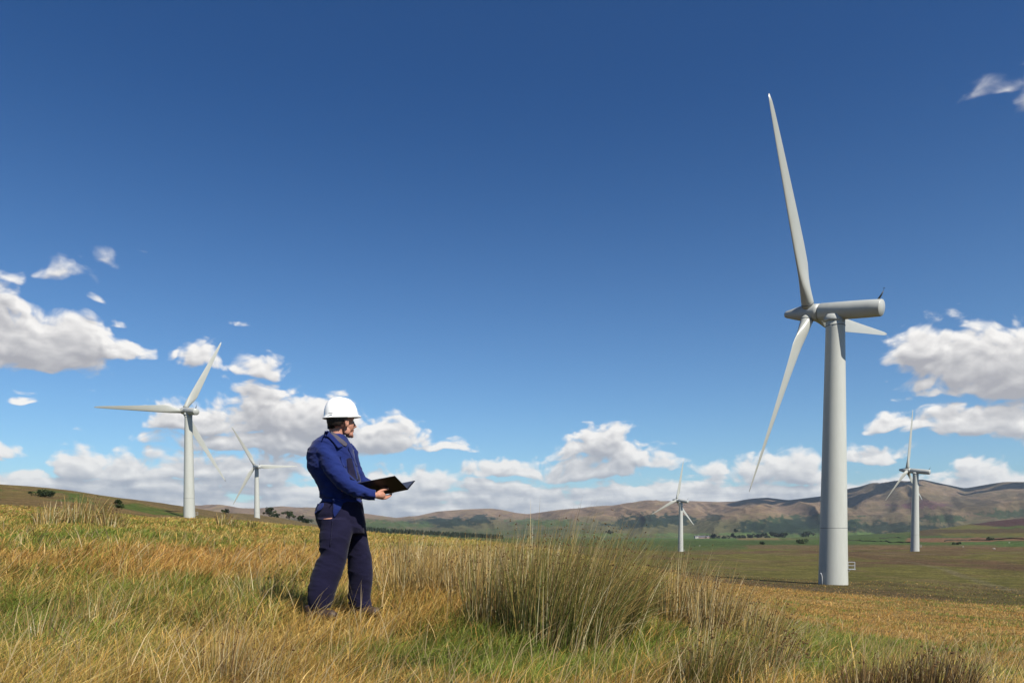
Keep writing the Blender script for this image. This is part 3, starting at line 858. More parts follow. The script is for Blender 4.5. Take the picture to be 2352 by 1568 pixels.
def build_person():
    body = [
        ellipsoid(H(-0.004, 0, 0.012), (0.112, 0.086, 0.112), HM), ellipsoid(H(0.052, 0, -0.06), (0.056, 0.060, 0.066), HM),
        ellipsoid(H(0.072, 0, -0.125), (0.034, 0.036, 0.030), HM), ellipsoid(H(0.094, 0, -0.140), (0.016, 0.020, 0.016), HM),
        ellipsoid(H(0.030, -0.048, -0.105), (0.032, 0.014, 0.030), HM), ellipsoid(H(0.030, 0.048, -0.105), (0.032, 0.014, 0.030), HM),
        ellipsoid(H(0.082, 0, 0.010), (0.026, 0.056, 0.014), HM), ellipsoid(H(0.078, -0.034, -0.048), (0.020, 0.018, 0.018), HM), ellipsoid(H(0.078, 0.034, -0.048), (0.020, 0.018, 0.018), HM),
        tube([H(0.100, 0, -0.005), H(0.112, 0, -0.030), H(0.127, 0, -0.055), H(0.108, 0, -0.066)], [0.008, 0.010, 0.015, 0.011], 12),
        ellipsoid(H(0.104, 0, -0.088), (0.012, 0.022, 0.006), HM), ellipsoid(H(0.103, 0, -0.100), (0.011, 0.020, 0.006), HM),
        ellipsoid(H(0.012, -0.089, -0.040), (0.020, 0.010, 0.032), HM), ellipsoid(H(0.012, 0.089, -0.040), (0.020, 0.010, 0.032), HM),
        ellipsoid(H(0.008, -0.086, -0.064), (0.012, 0.009, 0.012), HM),
        limb([(775, 978, 0.02, 0.066), (773, 1000, 0.01, 0.066), (770, 1018, 0.0, 0.073), (768, 1034, 0.0, 0.082)]),
    ]
    body += [rings_px([(1215, 745, 825, 0, .12), (1180, 740, 822, 0, .13), (1150, 745, 825, 0, .12), (1100, 735, 818, 0, .14), (1055, 722, 806, 0, .16), (1030, 728, 800, 0, .16), (1012, 745, 790, 0, .10)])]
    body += [limb([(760, 1190, -.09, .085), (768, 1260, -.10, .07), (756, 1300, -.11, .055), (736, 1390, -.12, .045), (740, 1406, -.12, .045)]),
             limb([(812, 1190, .1, .085), (822, 1250, .14, .07), (826, 1300, .18, .055), (830, 1385, .24, .045), (834, 1396, .24, .045)])]
    body += [limb([(752, 1035, -.14, .055), (770, 1090, -.2, .045), (792, 1118, -.2, .042), (835, 1136, -.2, .034), (862, 1137, -.185, .026), (870, 1137, -.16, .026)]),
             limb([(800, 1035, .15, .055), (815, 1080, .24, .045), (830, 1110, .27, .042), (868, 1122, .22, .032), (884, 1124, .18, .026), (892, 1126, .17, .026)])]
    # near hand: palm under the spine, thumb on the outside of the cover
    P1 = [L(868, 1137, -.165), L(874, 1137.5, -.135), L(880, 1137, -.105)]
    body += [tube([tuple(p) for p in P1], [.030, .033, .028], 16)]
    for j in range(4):
        dyb = -.130 + .021 * j; y = 1144.5 - 1.9 * j; x = 876 + 2.0 * j
        body.append(finger([L(x, y, dyb), L(x + 9, y - 0.3, dyb + .020), L(x + 16 - .8 * abs(j - 1.3), y - 2.8, dyb + .045), L(x + 20 - 1.4 * abs(j - 1.3), y - 5.0, dyb + .072)], .0108, .0080))
    body.append(finger([L(868, 1131, -.165), L(875, 1126.5, -.135), L(884, 1124, -.110), L(892.5, 1122.0, -.090)], .0135, .0095))
    # far hand under the far cover
    body += [tube([tuple(L(892, 1127, .17)), tuple(L(903, 1125, .15))], [.028, .026], 14)]
    for j in range(4):
        body.append(finger([L(902, 1129 - 2 * j, .19 - .02 * j), L(911, 1127 - 2 * j, .17 - .02 * j), L(917, 1122 - 2 * j, .14 - .02 * j)], .0105, .008))
    body.append(finger([L(898, 1122, .20), L(905, 1117, .21), L(911, 1114, .22)], .012, .009))
    bm = fuse(body, 0.0042, 5)
    def face(co, no):
        d = co - np.array(HC); f = d @ np.array(HX); s = d @ np.array(HS); u = d[:, 2]
        o = np.zeros(len(co))
        for side in (-1, 1):
            o -= 0.006 * np.exp(-(((f - 0.095) / 0.02) ** 2 + ((s - side * 0.031) / 0.014) ** 2 + ((u + 0.020) / 0.011) ** 2))
            o -= 0.006 * np.exp(-(((f - 0.016) / 0.009) ** 2 + ((s - side * 0.097) / 0.010) ** 2 + ((u + 0.038) / 0.014) ** 2))
        o -= 0.003 * np.exp(-(((f - 0.11) / 0.02) ** 2 + (s / 0.02) ** 2 + ((u + 0.094) / 0.003) ** 2))
        return o
    displace(bm, face)
    bm.materials.append(M_SKIN)
    person = link('person', bm, None, ORG, label='worker in blue and navy overalls and a white hard hat, holding an open folder', category='person')
    person.data.name = 'person'
    for side in (-1, 1):
        v, q = ellipsoid(H(0.093, side * 0.031, -0.021), (0.011, 0.012, 0.010), HM, 16, 12)
        link('eye', mesh_from('eye', v, q, material('eye_white', (0.6, 0.58, 0.55), 0.2)), person)
    # jacket half of the overalls
    jk = [rings_px([(1158, 738, 832, 0, .150), (1146, 735.5, 834, 0, .155), (1128, 733, 831, 0, .168), (1103, 722, 829, 0, .182), (1077, 707, 822, 0, .200), (1055, 704.5, 816, 0, .212), (1032, 709, 811, 0, .212), (1016, 720, 803, 0, .195), (1005, 732, 797, 0, .160), (997, 743, 790, 0, .115)], p=2.2),
          limb([(740, 1022, -.11, .066), (746, 1036, -.145, .080), (757, 1058, -.170, .086), (771, 1082, -.185, .086), (789, 1104, -.195, .082), (812, 1121, -.20, .072), (836, 1132, -.198, .060), (852, 1136, -.19, .052), (864, 1137, -.185, .046)]),
          limb([(792, 1026, .13, .070), (803, 1045, .18, .082), (812, 1075, .23, .075), (826, 1105, .26, .068), (852, 1118, .25, .058), (884, 1123, .19, .046)])]
    jm = fuse(jk, 0.0068, 5)
    displace(jm, lambda co, no: 0.009 * fold(co, 5, 10, 3, 7) + 0.004 * fold(co, 12, 18, 13, -10) - 0.004 + 0.006 * np.exp(-((co[:, 2] - L(780, 1140)[2]) / 0.02) ** 2) * np.sin(co[:, 0] * 70 + co[:, 1] * 55) - 0.010 * np.exp(-((co[:, 2] - L(780, 1147)[2]) / 0.012) ** 2))
    jm.materials.append(M_BLUE)
    link('jacket', jm, person)
    wv, wq = rings_px([(1146, 734, 835.5, 0, .157), (1143, 734, 835.5, 0, .160), (1152, 733.5, 835.5, 0, .158)][0:1] + [(1149, 733.5, 835.5, 0, .160), (1157, 733, 835.5, 0, .160)], 60, 2.2)
    tr = [rings_px([(1150, 737, 833, 0, .150), (1157, 731, 835, 0, .158), (1166, 725, 836, 0, .168), (1180, 722, 838, 0, .175), (1195, 725, 840, .01, .178), (1212, 732, 841, .02, .170), (1226, 740, 838, .03, .14)], p=2.2),
          rings_px([(1190, 727, 812, -.075, .120), (1206, 731, 816, -.08, .122), (1220, 734, 813, -.09, .120), (1236, 733, 808, -.10, .116), (1250, 732, 804, -.10, .113), (1261, 736, 801, -.10, .110), (1276, 731, 799, -.10, .112), (1288, 727, 797, -.10, .110), (1302, 719.5, 793, -.105, .112), (1322, 714, 786, -.11, .110), (1340, 709, 779, -.115, .108), (1360, 704.5, 772, -.12, .105), (1375, 702, 768, -.12, .102), (1388, 702.5, 764, -.12, .095), (1398, 707, 760, -.12, .085)], p=2.1),
          rings_px([(1190, 788, 840, .09, .115), (1210, 790, 842, .10, .115), (1236, 793, 845, .12, .112), (1258, 795, 850, .14, .108), (1276, 797, 855, .16, .106), (1304, 797, 857.5, .18, .106), (1330, 799, 858, .20, .104), (1346, 799.5, 856, .215, .100), (1364, 800, 853, .23, .098), (1380, 802, 853, .24, .094), (1394, 805, 857, .24, .088)], p=2.1)]
    tm = fuse(tr, 0.0068, 5)
    def tdisp(co, no):
        knee = np.exp(-((co[:, 2] - L(760, 1255)[2]) / 0.10) ** 2) + 0.9 * np.exp(-((co[:, 2] - L(760, 1385)[2]) / 0.06) ** 2)
        back = np.clip(-no[:, 0] * 1.2 + 0.3, 0.25, 1.3)
        return 0.022 * fold(co, 2.2, 7.5, 23, 3) * (0.35 + knee) * back + 0.004 * fold(co, 5, 11, 33, -5) - 0.0075
    displace(tm, tdisp); tm.materials.append(M_NAVY)
    link('trousers', tm, person)
    # boots
    for (x, y, dy) in ((713, 1402, -.12), (812, 1394, .24)):
        v, q = limb([(x, y - 14, dy, .050), (x + 2, y, dy, .052), (x + 5, y + 5, dy - .01, .050)], 20)
        p0 = [L(x - 4, y + 9, dy), L(x + 18, y + 9, dy - .03), L(x + 36, y + 10, dy - .06), L(x + 52, y + 11, dy - .09), L(x + 60, y + 12, dy - .10)]
        bt = fuse([(v, q), tube([tuple(p) for p in p0], [.042, .050, .048, .045, .028], 18)], 0.007, 4)
        bt.materials.append(M_BOOT); link('boot', bt, person)
    # surfaces that trim is laid on
    bvhs = []
    for me in (jm, tm, bm):
        b2 = bmesh.new(); b2.from_mesh(me); bvhs.append(BVHTree.FromBMesh(b2)); b2.free()
    eye = Vector((0, 0, ZC)) - ORG

    def drape(name, pts, mat, off, thick, cuts=5, use=(0, 1, 2)):
        """a sewn-on piece of cloth following the garment under it; pts are its corners as seen in the photograph"""
        from mathutils.geometry import tessellate_polygon
        tri = tessellate_polygon([[Vector((x, y, 0)) for x, y in pts]])
        b3 = bmesh.new(); vs = [b3.verts.new((x, y, 0)) for x, y in pts]
        for f in tri:
            try: b3.faces.new([vs[i] for i in f])
            except ValueError: pass
        bmesh.ops.subdivide_edges(b3, edges=b3.edges, cuts=cuts, use_grid_fill=True)
        last = None
        for v in b3.verts:
            d = (L(v.co.x, v.co.y) - eye).normalized(); best = None
            for i in use:
                h = bvhs[i].ray_cast(eye, d)
                if h[0] is not None and (best is None or h[3] < best[1]): best = (h[0], h[3])
            if best is None: best = (eye + d * (last if last else 6.3), 0)
            else: last = (best[0] - eye).length
            v.co = best[0] - d * off
        bmesh.ops.smooth_vert(b3, verts=b3.verts, factor=0.4, use_axis_x=True, use_axis_y=True, use_axis_z=True)
        bmesh.ops.recalc_face_normals(b3, faces=b3.faces)
        me = bpy.data.meshes.new(name); b3.to_mesh(me); b3.free(); me.materials.append(mat)
        me.polygons.foreach_set('use_smooth', [True] * len(me.polygons))
        o = link(name, me, person); s = o.modifiers.new('thick', 'SOLIDIFY'); s.thickness = thick; s.offset = 0
        return o
    def Z1(*p): return [((820 + a / 4.6125) / 1.2147, (1080 + b / 4.6125) / 1.2147) for a, b in p]
    def Z2(*p): return [((800 + a / 4.1275) / 1.2147, (1380 + b / 4.1275) / 1.2147) for a, b in p]
    drape('shirt_collar', Z1((470, 560), (520, 590), (600, 650), (650, 690), (690, 730), (672, 760), (640, 752), (560, 690), (480, 625)), M_SHIRT, .008, .006, use=(0, 2))
    drape('collar', Z1((386, 600), (400, 565), (440, 560), (500, 615), (570, 690), (642, 762), (568, 788), (500, 700), (440, 640), (388, 628)), M_BLUE, .018, .008, 4, (0, 2))
    drape('lapel', Z1((700, 752), (772, 802), (776, 860), (790, 940), (816, 1020), (800, 1012), (765, 940), (735, 870), (700, 800)), M_BLUE, .012, .006, 4, (0,))
    drape('chest_panel', Z1((676, 922), (715, 905), (752, 918), (790, 1000), (826, 1090), (858, 1190), (800, 1200), (720, 1180), (690, 1060)), M_NAVY, .005, .004, 5, (0,))
    drape('pocket_flap', Z1((590, 880), (640, 895), (676, 925), (684, 1010), (672, 1032), (640, 1020), (610, 960)), M_BLUE, .010, .005, 4, (0,))
    drape('placket', Z1((752, 905), (776, 960), (803, 1060), (826, 1190), (812, 1194), (785, 1080), (760, 985), (742, 910)), M_BLUE, .009, .004, 4, (0,))
    drape('hip_pocket', Z2((522, 44), (600, 62), (658, 92), (620, 170), (560, 255), (545, 262), (528, 170)), M_BLUE, .006, .004, 4, (1,))
    drape('back_pocket', Z2((352, 100), (430, 92), (424, 130), (396, 172), (318, 214), (336, 160)), M_BLUE, .009, .005, 4, (1,))
    drape('side_seam', Z2((520, 262), (532, 262), (528, 330), (514, 470), (502, 600), (494, 600), (506, 470), (518, 330)), M_NAVY, .004, .004, 3, (1,))
    # hair under the helmet, down to the nape
    hv, hq = ellipsoid(H(-0.010, 0, -0.012), (0.118, 0.091, 0.116), HM, 48, 36)
    keep = [f for f in hq if all((Vector(hv[i]) - HC).dot(HX) < (-0.004 if (Vector(hv[i]) - HC).z > -0.035 else -0.022 + 0.25 * ((Vector(hv[i]) - HC).z + 0.05)) and (Vector(hv[i]) - HC).z > -0.078 for i in f)]
    hm = mesh_from('hair', hv, keep, M_HAIR); ho = link('hair', hm, person); s = ho.modifiers.new('thick', 'SOLIDIFY'); s.thickness = 0.008
    nv, nq = rings_px([(968, 752.5, 790, .0, .060), (978, 752, 786, .0, .056), (985, 752.5, 782, .0, .052)], 28)
    link('hair', mesh_from('hair', nv, nq, M_HAIR), person)
    # hard hat
    n = 64; V = []; Q = []
    hc = L(783, 955, 0.012)
    def rim(phi, grow, dz):
        a, b = 0.146 + grow * (2.9 if math.cos(phi) > 0 else 1.0) * abs(math.cos(phi)) ** 3 + grow * 0.15, 0.122 + grow * 0.25
        f, s_ = a * math.cos(phi), b * math.sin(phi)
        return f, s_, dz + 0.0155 * (f / 0.146) - 0.0135 * math.sin(phi) ** 2 * 0.6
    rows = []
    rows.append([rim(2 * math.pi * k / n, 0.012, -0.014 - (0.004 if math.cos(2 * math.pi * k / n) > 0 else 0.0)) for k in range(n)])
    rows.append([rim(2 * math.pi * k / n, 0.011, -0.009) for k in range(n)])
    rows.append([rim(2 * math.pi * k / n, 0.0, 0.002) for k in range(n)])
    for i in range(1, 16):
        th = i / 16 * math.pi / 2
        cr = math.cos(th) ** 0.70; hz = math.sin(th) * 0.156
        rows.append([(r[0] * cr - 0.006 * math.sin(th), r[1] * cr, r[2] * (1 - math.sin(th)) + hz) for r in [rim(2 * math.pi * k / n, 0.0, 0.002) for k in range(n)]])
    for r in rows: V += [tuple(hc + HX * f + HS * s_ + Vector((0, 0, u))) for f, s_, u in r]
    V.append(tuple(hc + HX * -0.006 + Vector((0, 0, 0.1572))))
    for i in range(len(rows) - 1):
        for k in range(n): Q.append((i * n + k, i * n + (k + 1) % n, (i + 1) * n + (k + 1) % n, (i + 1) * n + k))
    t0 = (len(rows) - 1) * n
    for k in range(n): Q.append((t0 + k, t0 + (k + 1) % n, len(V) - 1))
    hat = link('hard_hat', mesh_from('hard_hat', V, Q, M_HELM), person)
    s = hat.modifiers.new('thick', 'SOLIDIFY'); s.thickness = 0.004; s.offset = -1
    # raised crown ridge and rain-gutter slot
    rg = tube([tuple(hc + HX * (0.118 * math.cos(t)) + Vector((0, 0, 0.142 * math.sin(t) + 0.010))) for t in np.linspace(0.5, 2.7, 18)], 0.0095, 10)
    link('ridge', mesh_from('ridge', *rg, M_HELM), hat)
    sv, sq = box((0, 0, 0), (0.034, 0.004, 0.004))
    p = hc + HX * (-0.125) + HS * (-0.078) + Vector((0, 0, 0.004))
    sl_ = link('slot', mesh_from('slot', sv, sq, M_BUT, False), hat, p); sl_.rotation_euler = (0, 0, HF + math.radians(-42))
    BV = []; BQ = []
    m_ = 40
    for i, u in enumerate((-0.018, -0.034, -0.052)):
        for k in range(m_ + 1):
            ph = math.radians(90 + 180 * k / m_ + (-14 if True else 0) * 0) ; ph = math.radians(82 + 196 * k / m_)
            BV.append(tuple(hc + HX * ((0.129 - 0.010 * i) * math.cos(ph)) + HS * ((0.099 - .003 * i) * math.sin(ph)) + Vector((0, 0, u * (1 if abs(k - m_ / 2) < 13 else 0.75)))))
    for i in range(2):
        for k in range(m_): BQ.append((i * (m_ + 1) + k, i * (m_ + 1) + k + 1, (i + 1) * (m_ + 1) + k + 1, (i + 1) * (m_ + 1) + k))
    hb = link('headband', mesh_from('headband', BV, BQ, M_BAND), hat); s = hb.modifiers.new('thick', 'SOLIDIFY'); s.thickness = 0.004
    return person


PERSON = build_person()


def slab(a, b, c, d, t):
    a, b, c, d = map(Vector, (a, b, c, d)); nrm = (b - a).cross(d - a).normalized() * t
    V = [a, b, c, d, a + nrm, b + nrm, c + nrm, d + nrm]
    return [tuple(v) for v in V], [(3, 2, 1, 0), (4, 5, 6, 7), (0, 1, 5, 4), (1, 2, 6, 5), (2, 3, 7, 6), (3, 0, 4, 7)]


def build_folder():
    root = empty('folder', ORG, 0, label='open black folder held level in front of the worker', category='folder')
    A, B = L(846, 1141, -.055), L(937, 1123, .005); C = L(907, 1092, -.175); E = L(953, 1104, .225)
    D = A + (C - B); Fp = A + (E - B)
    n1 = (B - A).cross(C - B).normalized()
    up = Vector((0, 0, 1))
    link('cover', mesh_from('cover', *slab(A, B, C, D, .004), M_FOLD, False), root)
    ga = Vector((0, .022, 0.001))
    link('spine', mesh_from('spine', *slab(A, A + ga, B + ga, B, .004), M_FOLD, False), root)
    link('cover', mesh_from('cover', *slab(A + ga, Fp + ga, E + ga, B + ga, -.004), M_FOLD, False), root)
    k = 0.012
    def inset(p, q, r, s_, up_):
        c = (p + q + r + s_) / 4; return [v + (c - v) * 0.06 + up_ for v in (p, q, r, s_)]
    nf = (E - B).cross(A - B).normalized()
    if nf.z < 0: nf = -nf
    a, b, c, d = inset(A + ga, B + ga, E + ga, Fp + ga, nf * 0.006)
    link('lining', mesh_from('lining', *slab(a, b, c, d, .0015), M_LINE, False), root)
    nn = (C - B).cross(A - B).normalized()
    if nn.z < 0: nn = -nn
    a, b, c, d = inset(A, B, C, D, nn * 0.006)
    link('lining', mesh_from('lining', *slab(a, b, c, d, .0015), M_LINE, False), root)


build_folder()
#@@PART3
# ---------------------------------------------------------------- grass and rushes
def leaf_material(name, transl=0.28, rough=0.55, spec=0.25):
    m = bpy.data.materials.new(name); m.use_nodes = True; t = m.node_tree; t.nodes.clear(); N = NT(t)
    b = N.n('ShaderNodeBsdfPrincipled'); b.inputs['Roughness'].default_value = rough; b.inputs['Specular IOR Level'].default_value = spec
    c = N.alb(N.n('ShaderNodeAttribute', attribute_name='Col').outputs[0], 0.73)
    N.put(b.inputs['Base Color'], c)
    tr = N.n('ShaderNodeBsdfTranslucent'); N.put(tr.inputs[0], c)
    mx = N.n('ShaderNodeMixShader'); mx.inputs[0].default_value = transl
    o = N.n('ShaderNodeOutputMaterial')
    t.links.new(b.outputs[0], mx.inputs[1]); t.links.new(tr.outputs[0], mx.inputs[2]); t.links.new(mx.outputs[0], o.inputs[0])
    return m


M_GRASS = leaf_material('grass_blades')
M_RUSH = leaf_material('rush_stems', 0.15, 0.38, 0.5)
M_SEED = material('rush_seed_heads', (0.16, 0.085, 0.035), 0.8, 0.2)
M_LEAF = leaf_material('tree_leaves', 0.25, 0.6, 0.2)
M_BARK = material('bark', (0.07, 0.055, 0.04), 0.9, 0.1)


def strips(root, lean, h, bend, w, ang, col, seg=3, tip=None):
    """curved tapering blades; root Nx3, lean Nx2 unit-ish direction x amount, ang = direction the flat side faces"""
    n = len(root); V = []
    wd = np.stack([np.cos(ang), np.sin(ang), np.zeros(n)], -1)
    for k in range(seg + 1):
        s = k / seg
        out = h * bend * s ** 1.9
        up = h * (s - 0.42 * np.minimum(bend, 1.3) ** 1.6 * s ** 2.3)
        c = root.copy(); c[:, 0] += lean[:, 0] * (out + 0.22 * h * s); c[:, 1] += lean[:, 1] * (out + 0.22 * h * s); c[:, 2] += up
        if k == seg: V.append(c[:, None, :])
        else:
            ww = (w * (1 - 0.75 * s ** 1.5) * 0.5)[:, None] * wd
            V.append(np.stack([c - ww, c + ww], 1))
    V = np.concatenate(V, 1); m = 2 * seg + 1
    base = (np.arange(n) * m)[:, None]
    q = np.concatenate([base + np.array([2 * k, 2 * k + 1, 2 * k + 3, 2 * k + 2])[None] for k in range(seg - 1)], 0)
    tr = base + np.array([2 * seg - 2, 2 * seg - 1, 2 * seg])[None]
    sv = np.array([0] * 2 + sum([[k / seg] * 2 for k in range(1, seg)], []) + [1.0])
    C = col[:, None, :] * np.ones((1, m, 1))
    if tip is not None: C = C * (1 - sv[None, :, None] ** 1.5) + tip[:, None, :] * sv[None, :, None] ** 1.5
    return V.reshape(-1, 3), q, tr, C.reshape(-1, 3)


def cover_maps(x, y, z):
    """how green and how tall the sward is at a place"""
    px, py = pix_of(x, y, z)
    D = np.hypot(x, y)
    n1 = fbm(x * 0.55, y * 0.38, 4, 131); n2 = fbm(x * 0.16, y * 0.10, 3, 141); n3 = fbm(x * 1.7, y * 1.5, 3, 151)
    green = 0.44 + 0.10 * sst(py, 1340, 1420) + 2.3 * (n1 - 0.5) + 1.3 * (n2 - 0.5) + 0.9 * (n3 - .5)
    tall = 0.18 + 0.16 * (n3 - 0.5) + 0.20 * (n1 - 0.5) + 0.06 * sst(D, 9, 16)
    def blob(cx, cy, a, b, p=2.0):
        return np.exp(-(np.abs((px - cx) / a) ** p + np.abs((py - cy) / b) ** p))
    for cx, cy, a, b, g, t in ((1060, 1545, 330, 70, .75, -.08), (180, 1490, 300, 70, .25, -.03), (880, 1445, 140, 22, .3, -.02), (420, 1380, 120, 22, .25, 0), (1180, 1500, 180, 40, .4, -.06), (60, 1500, 230, 60, .40, 0), (600, 1440, 130, 40, .35, 0), (1820, 1540, 190, 40, .6, -.12), (1600, 1450, 90, 40, .45, -.10), (230, 1235, 260, 12, .42, 0), (470, 1250, 150, 14, .4, 0), (1330, 1520, 180, 30, .35, -.1),
                               (350, 1320, 420, 28, -.50, .03), (700, 1270, 200, 30, -.38, .03), (60, 1300, 200, 25, -.35, 0), (300, 1420, 160, 26, -.25, .02), (960, 1430, 170, 34, -.40, .06), (780, 1470, 120, 26, -.25, 0), (960, 1330, 120, 60, -.35, .12), (2000, 1420, 420, 40, -.60, -.05), (2050, 1478, 280, 22, .55, 0), (1880, 1440, 110, 14, .5, 0), (2250, 1500, 160, 16, .4, 0), (1750, 1365, 250, 18, -.8, -.05), (2250, 1540, 240, 40, -.55, 0), (600, 1540, 120, 40, -.2, 0), (1650, 1340, 150, 25, -.5, 0)):
        k = blob(cx, cy, a, b); green = green + g * k; tall = tall + t * k
    tall = tall * (1 - 0.30 * sst(px, 1450, 1600) * sst(D, 8, 12))
    heath = sst(px, 1480, 1640) * sst(D, 78, 92)
    return np.clip(green, 0, 1), np.clip(tall, 0.06, 0.6), heath


PAL_G = np.array([(0.190, 0.310, 0.030), (0.270, 0.370, 0.045), (0.350, 0.390, 0.065), (0.130, 0.225, 0.026)])
PAL_S = np.array([(0.76, 0.56, 0.17), (0.80, 0.56, 0.17), (0.68, 0.43, 0.12), (0.60, 0.50, 0.13), (0.86, 0.72, 0.32), (0.40, 0.25, 0.08)]) * np.array((1.0, 0.93, 0.82))


def build_grass(ntuft=64000, per=9):
    R = np.random.default_rng(5)
    parts = []
    D = np.exp(R.uniform(math.log(2.7), math.log(140.0), ntuft)); az = R.uniform(-0.70, 0.70, ntuft)
    X, Y = np.sin(az) * D, np.cos(az) * D
    # tufts are lusher where the noise is high: drop some in the gaps
    keep = R.uniform(size=ntuft) < 0.35 + 1.1 * fbm(X * 1.3, Y * 1.3, 3, 77)
    X, Y, D = X[keep], Y[keep], D[keep]
    n = len(X); N_ = n * per
    spread = (0.045 + 0.010 * D)
    rx = np.repeat(X, per) + R.normal(size=N_) * np.repeat(spread, per); ry = np.repeat(Y, per) + R.normal(size=N_) * np.repeat(spread, per)
    rz = ground_z(rx, ry) - 0.01; Dn = np.hypot(rx, ry)
    g, t, heath = cover_maps(rx, ry, rz)
    tg = np.repeat(R.normal(size=n) * 0.16, per)
    isg = R.uniform(size=N_) < np.clip(g + tg, 0.04, 0.95)
    gi = R.integers(0, len(PAL_G), N_); si = R.integers(0, len(PAL_S), N_)
    br = np.repeat(R.uniform(0.60, 1.20, n), per) * R.uniform(0.75, 1.25, N_) * (0.70 + 0.6 * fbm(rx * 2.2, ry * 1.6, 3, 211))
    br = 0.93 * (1 + (br - 1) * np.clip(1.3 - Dn / 30.0, 0.35, 1))
    col = np.where(isg[:, None], PAL_G[gi], PAL_S[si]) * br[:, None]
    warm = np.clip(fbm(rx * 0.25, ry * 0.14, 3, 99) - 0.35, 0, 1)[:, None]
    col = np.where(isg[:, None], col, col * (1 - warm * np.array((0.05, 0.26, 0.45))))
    PX_, PY_ = pix_of(rx, ry, rz); org = np.clip(np.exp(-((PX_ - 420) / 520) ** 2 - ((PY_ - 1300) / 55) ** 2) + sst(PX_, 1500, 1650) * sst(Dn, 9, 14), 0, 1)[:, None]
    col = np.where(isg[:, None], col, col * (1 - org * np.array((-0.02, 0.10, 0.10))))
    hm = R.uniform(size=N_) < heath * 0.85
    col = np.where(hm[:, None], np.array((0.200, 0.135, 0.072)) * br[:, None], col)
    h = t * R.uniform(0.55, 1.35, N_) * np.repeat(R.uniform(0.75, 1.25, n), per) * np.where(isg, 0.8, 1.05) 
    h = np.where(hm, h * 0.6, h)
    dist_w = np.hypot(rx - ORG.x, ry - ORG.y + 0.05); h *= np.clip(0.9 + dist_w * 0.3, 0.9, 1)       # trodden around the boots
    bend = np.clip(R.gamma(2.4, 0.26, N_) + 0.12, 0.1, 1.8)
    stalk = (R.uniform(size=N_) < 0.010) & (Dn < 30); h = np.where(stalk, 0.22 + h * 1.1, h); bend = np.where(stalk, bend * 0.5, bend)
    col = np.where(stalk[:, None], np.array((0.66, 0.50, 0.26)) * R.uniform(.6, 1.1, N_)[:, None], col)
    # bent over by the wind from the left, each tussock combed its own way
    ta = np.repeat(R.uniform(0, 2 * math.pi, n), per); a2 = R.uniform(0, 2 * math.pi, N_)
    lx = 0.48 + 0.60 * np.cos(ta) + 0.70 * np.cos(a2); ly = 0.08 + 0.60 * np.sin(ta) + 0.70 * np.sin(a2)
    lean = np.stack([lx, ly], -1)
    zone = sst(PX_, 1450, 1600) * sst(Dn, 8, 12)
    w = np.maximum(0.0034, (0.00085 - 0.00030 * zone) * Dn) * R.choice([0.55, 0.8, 1.1, 1.7], N_, p=[.3, .35, .25, .1])
    ang = R.uniform(0, math.pi, N_)
    tipc = np.where(isg[:, None], col * 0.8 + PAL_S[3] * 0.2, col * 1.12)
    V, q, tr, C = strips(np.stack([rx, ry, rz], -1), lean, h, bend, w, ang, col * 0.85, 3, tipc)
    me = fast_mesh('grass', V, quads=q, tris=tr, mat=M_GRASS, col=C, smooth=False)
    link('grass', me, kind='stuff', label='wind-bent moorland grass, straw gold mixed with green')


build_grass()


def star_heads(P, r, R):
    """small ragged seed heads: squashed octahedra"""
    n = len(P); o = np.array([(1, 0, 0), (-1, 0, 0), (0, 1, 0), (0, -1, 0), (0, 0, 1), (0, 0, -1)], float)
    V = P[:, None, :] + o[None] * (r[:, None, None] * R.uniform(0.6, 1.4, (n, 6, 1)))
    f = np.array([(0, 2, 4), (2, 1, 4), (1, 3, 4), (3, 0, 4), (2, 0, 5), (1, 2, 5), (3, 1, 5), (0, 3, 5)])
    T = (np.arange(n) * 6)[:, None, None] + f[None]
    return V.reshape(-1, 3), T.reshape(-1, 3)


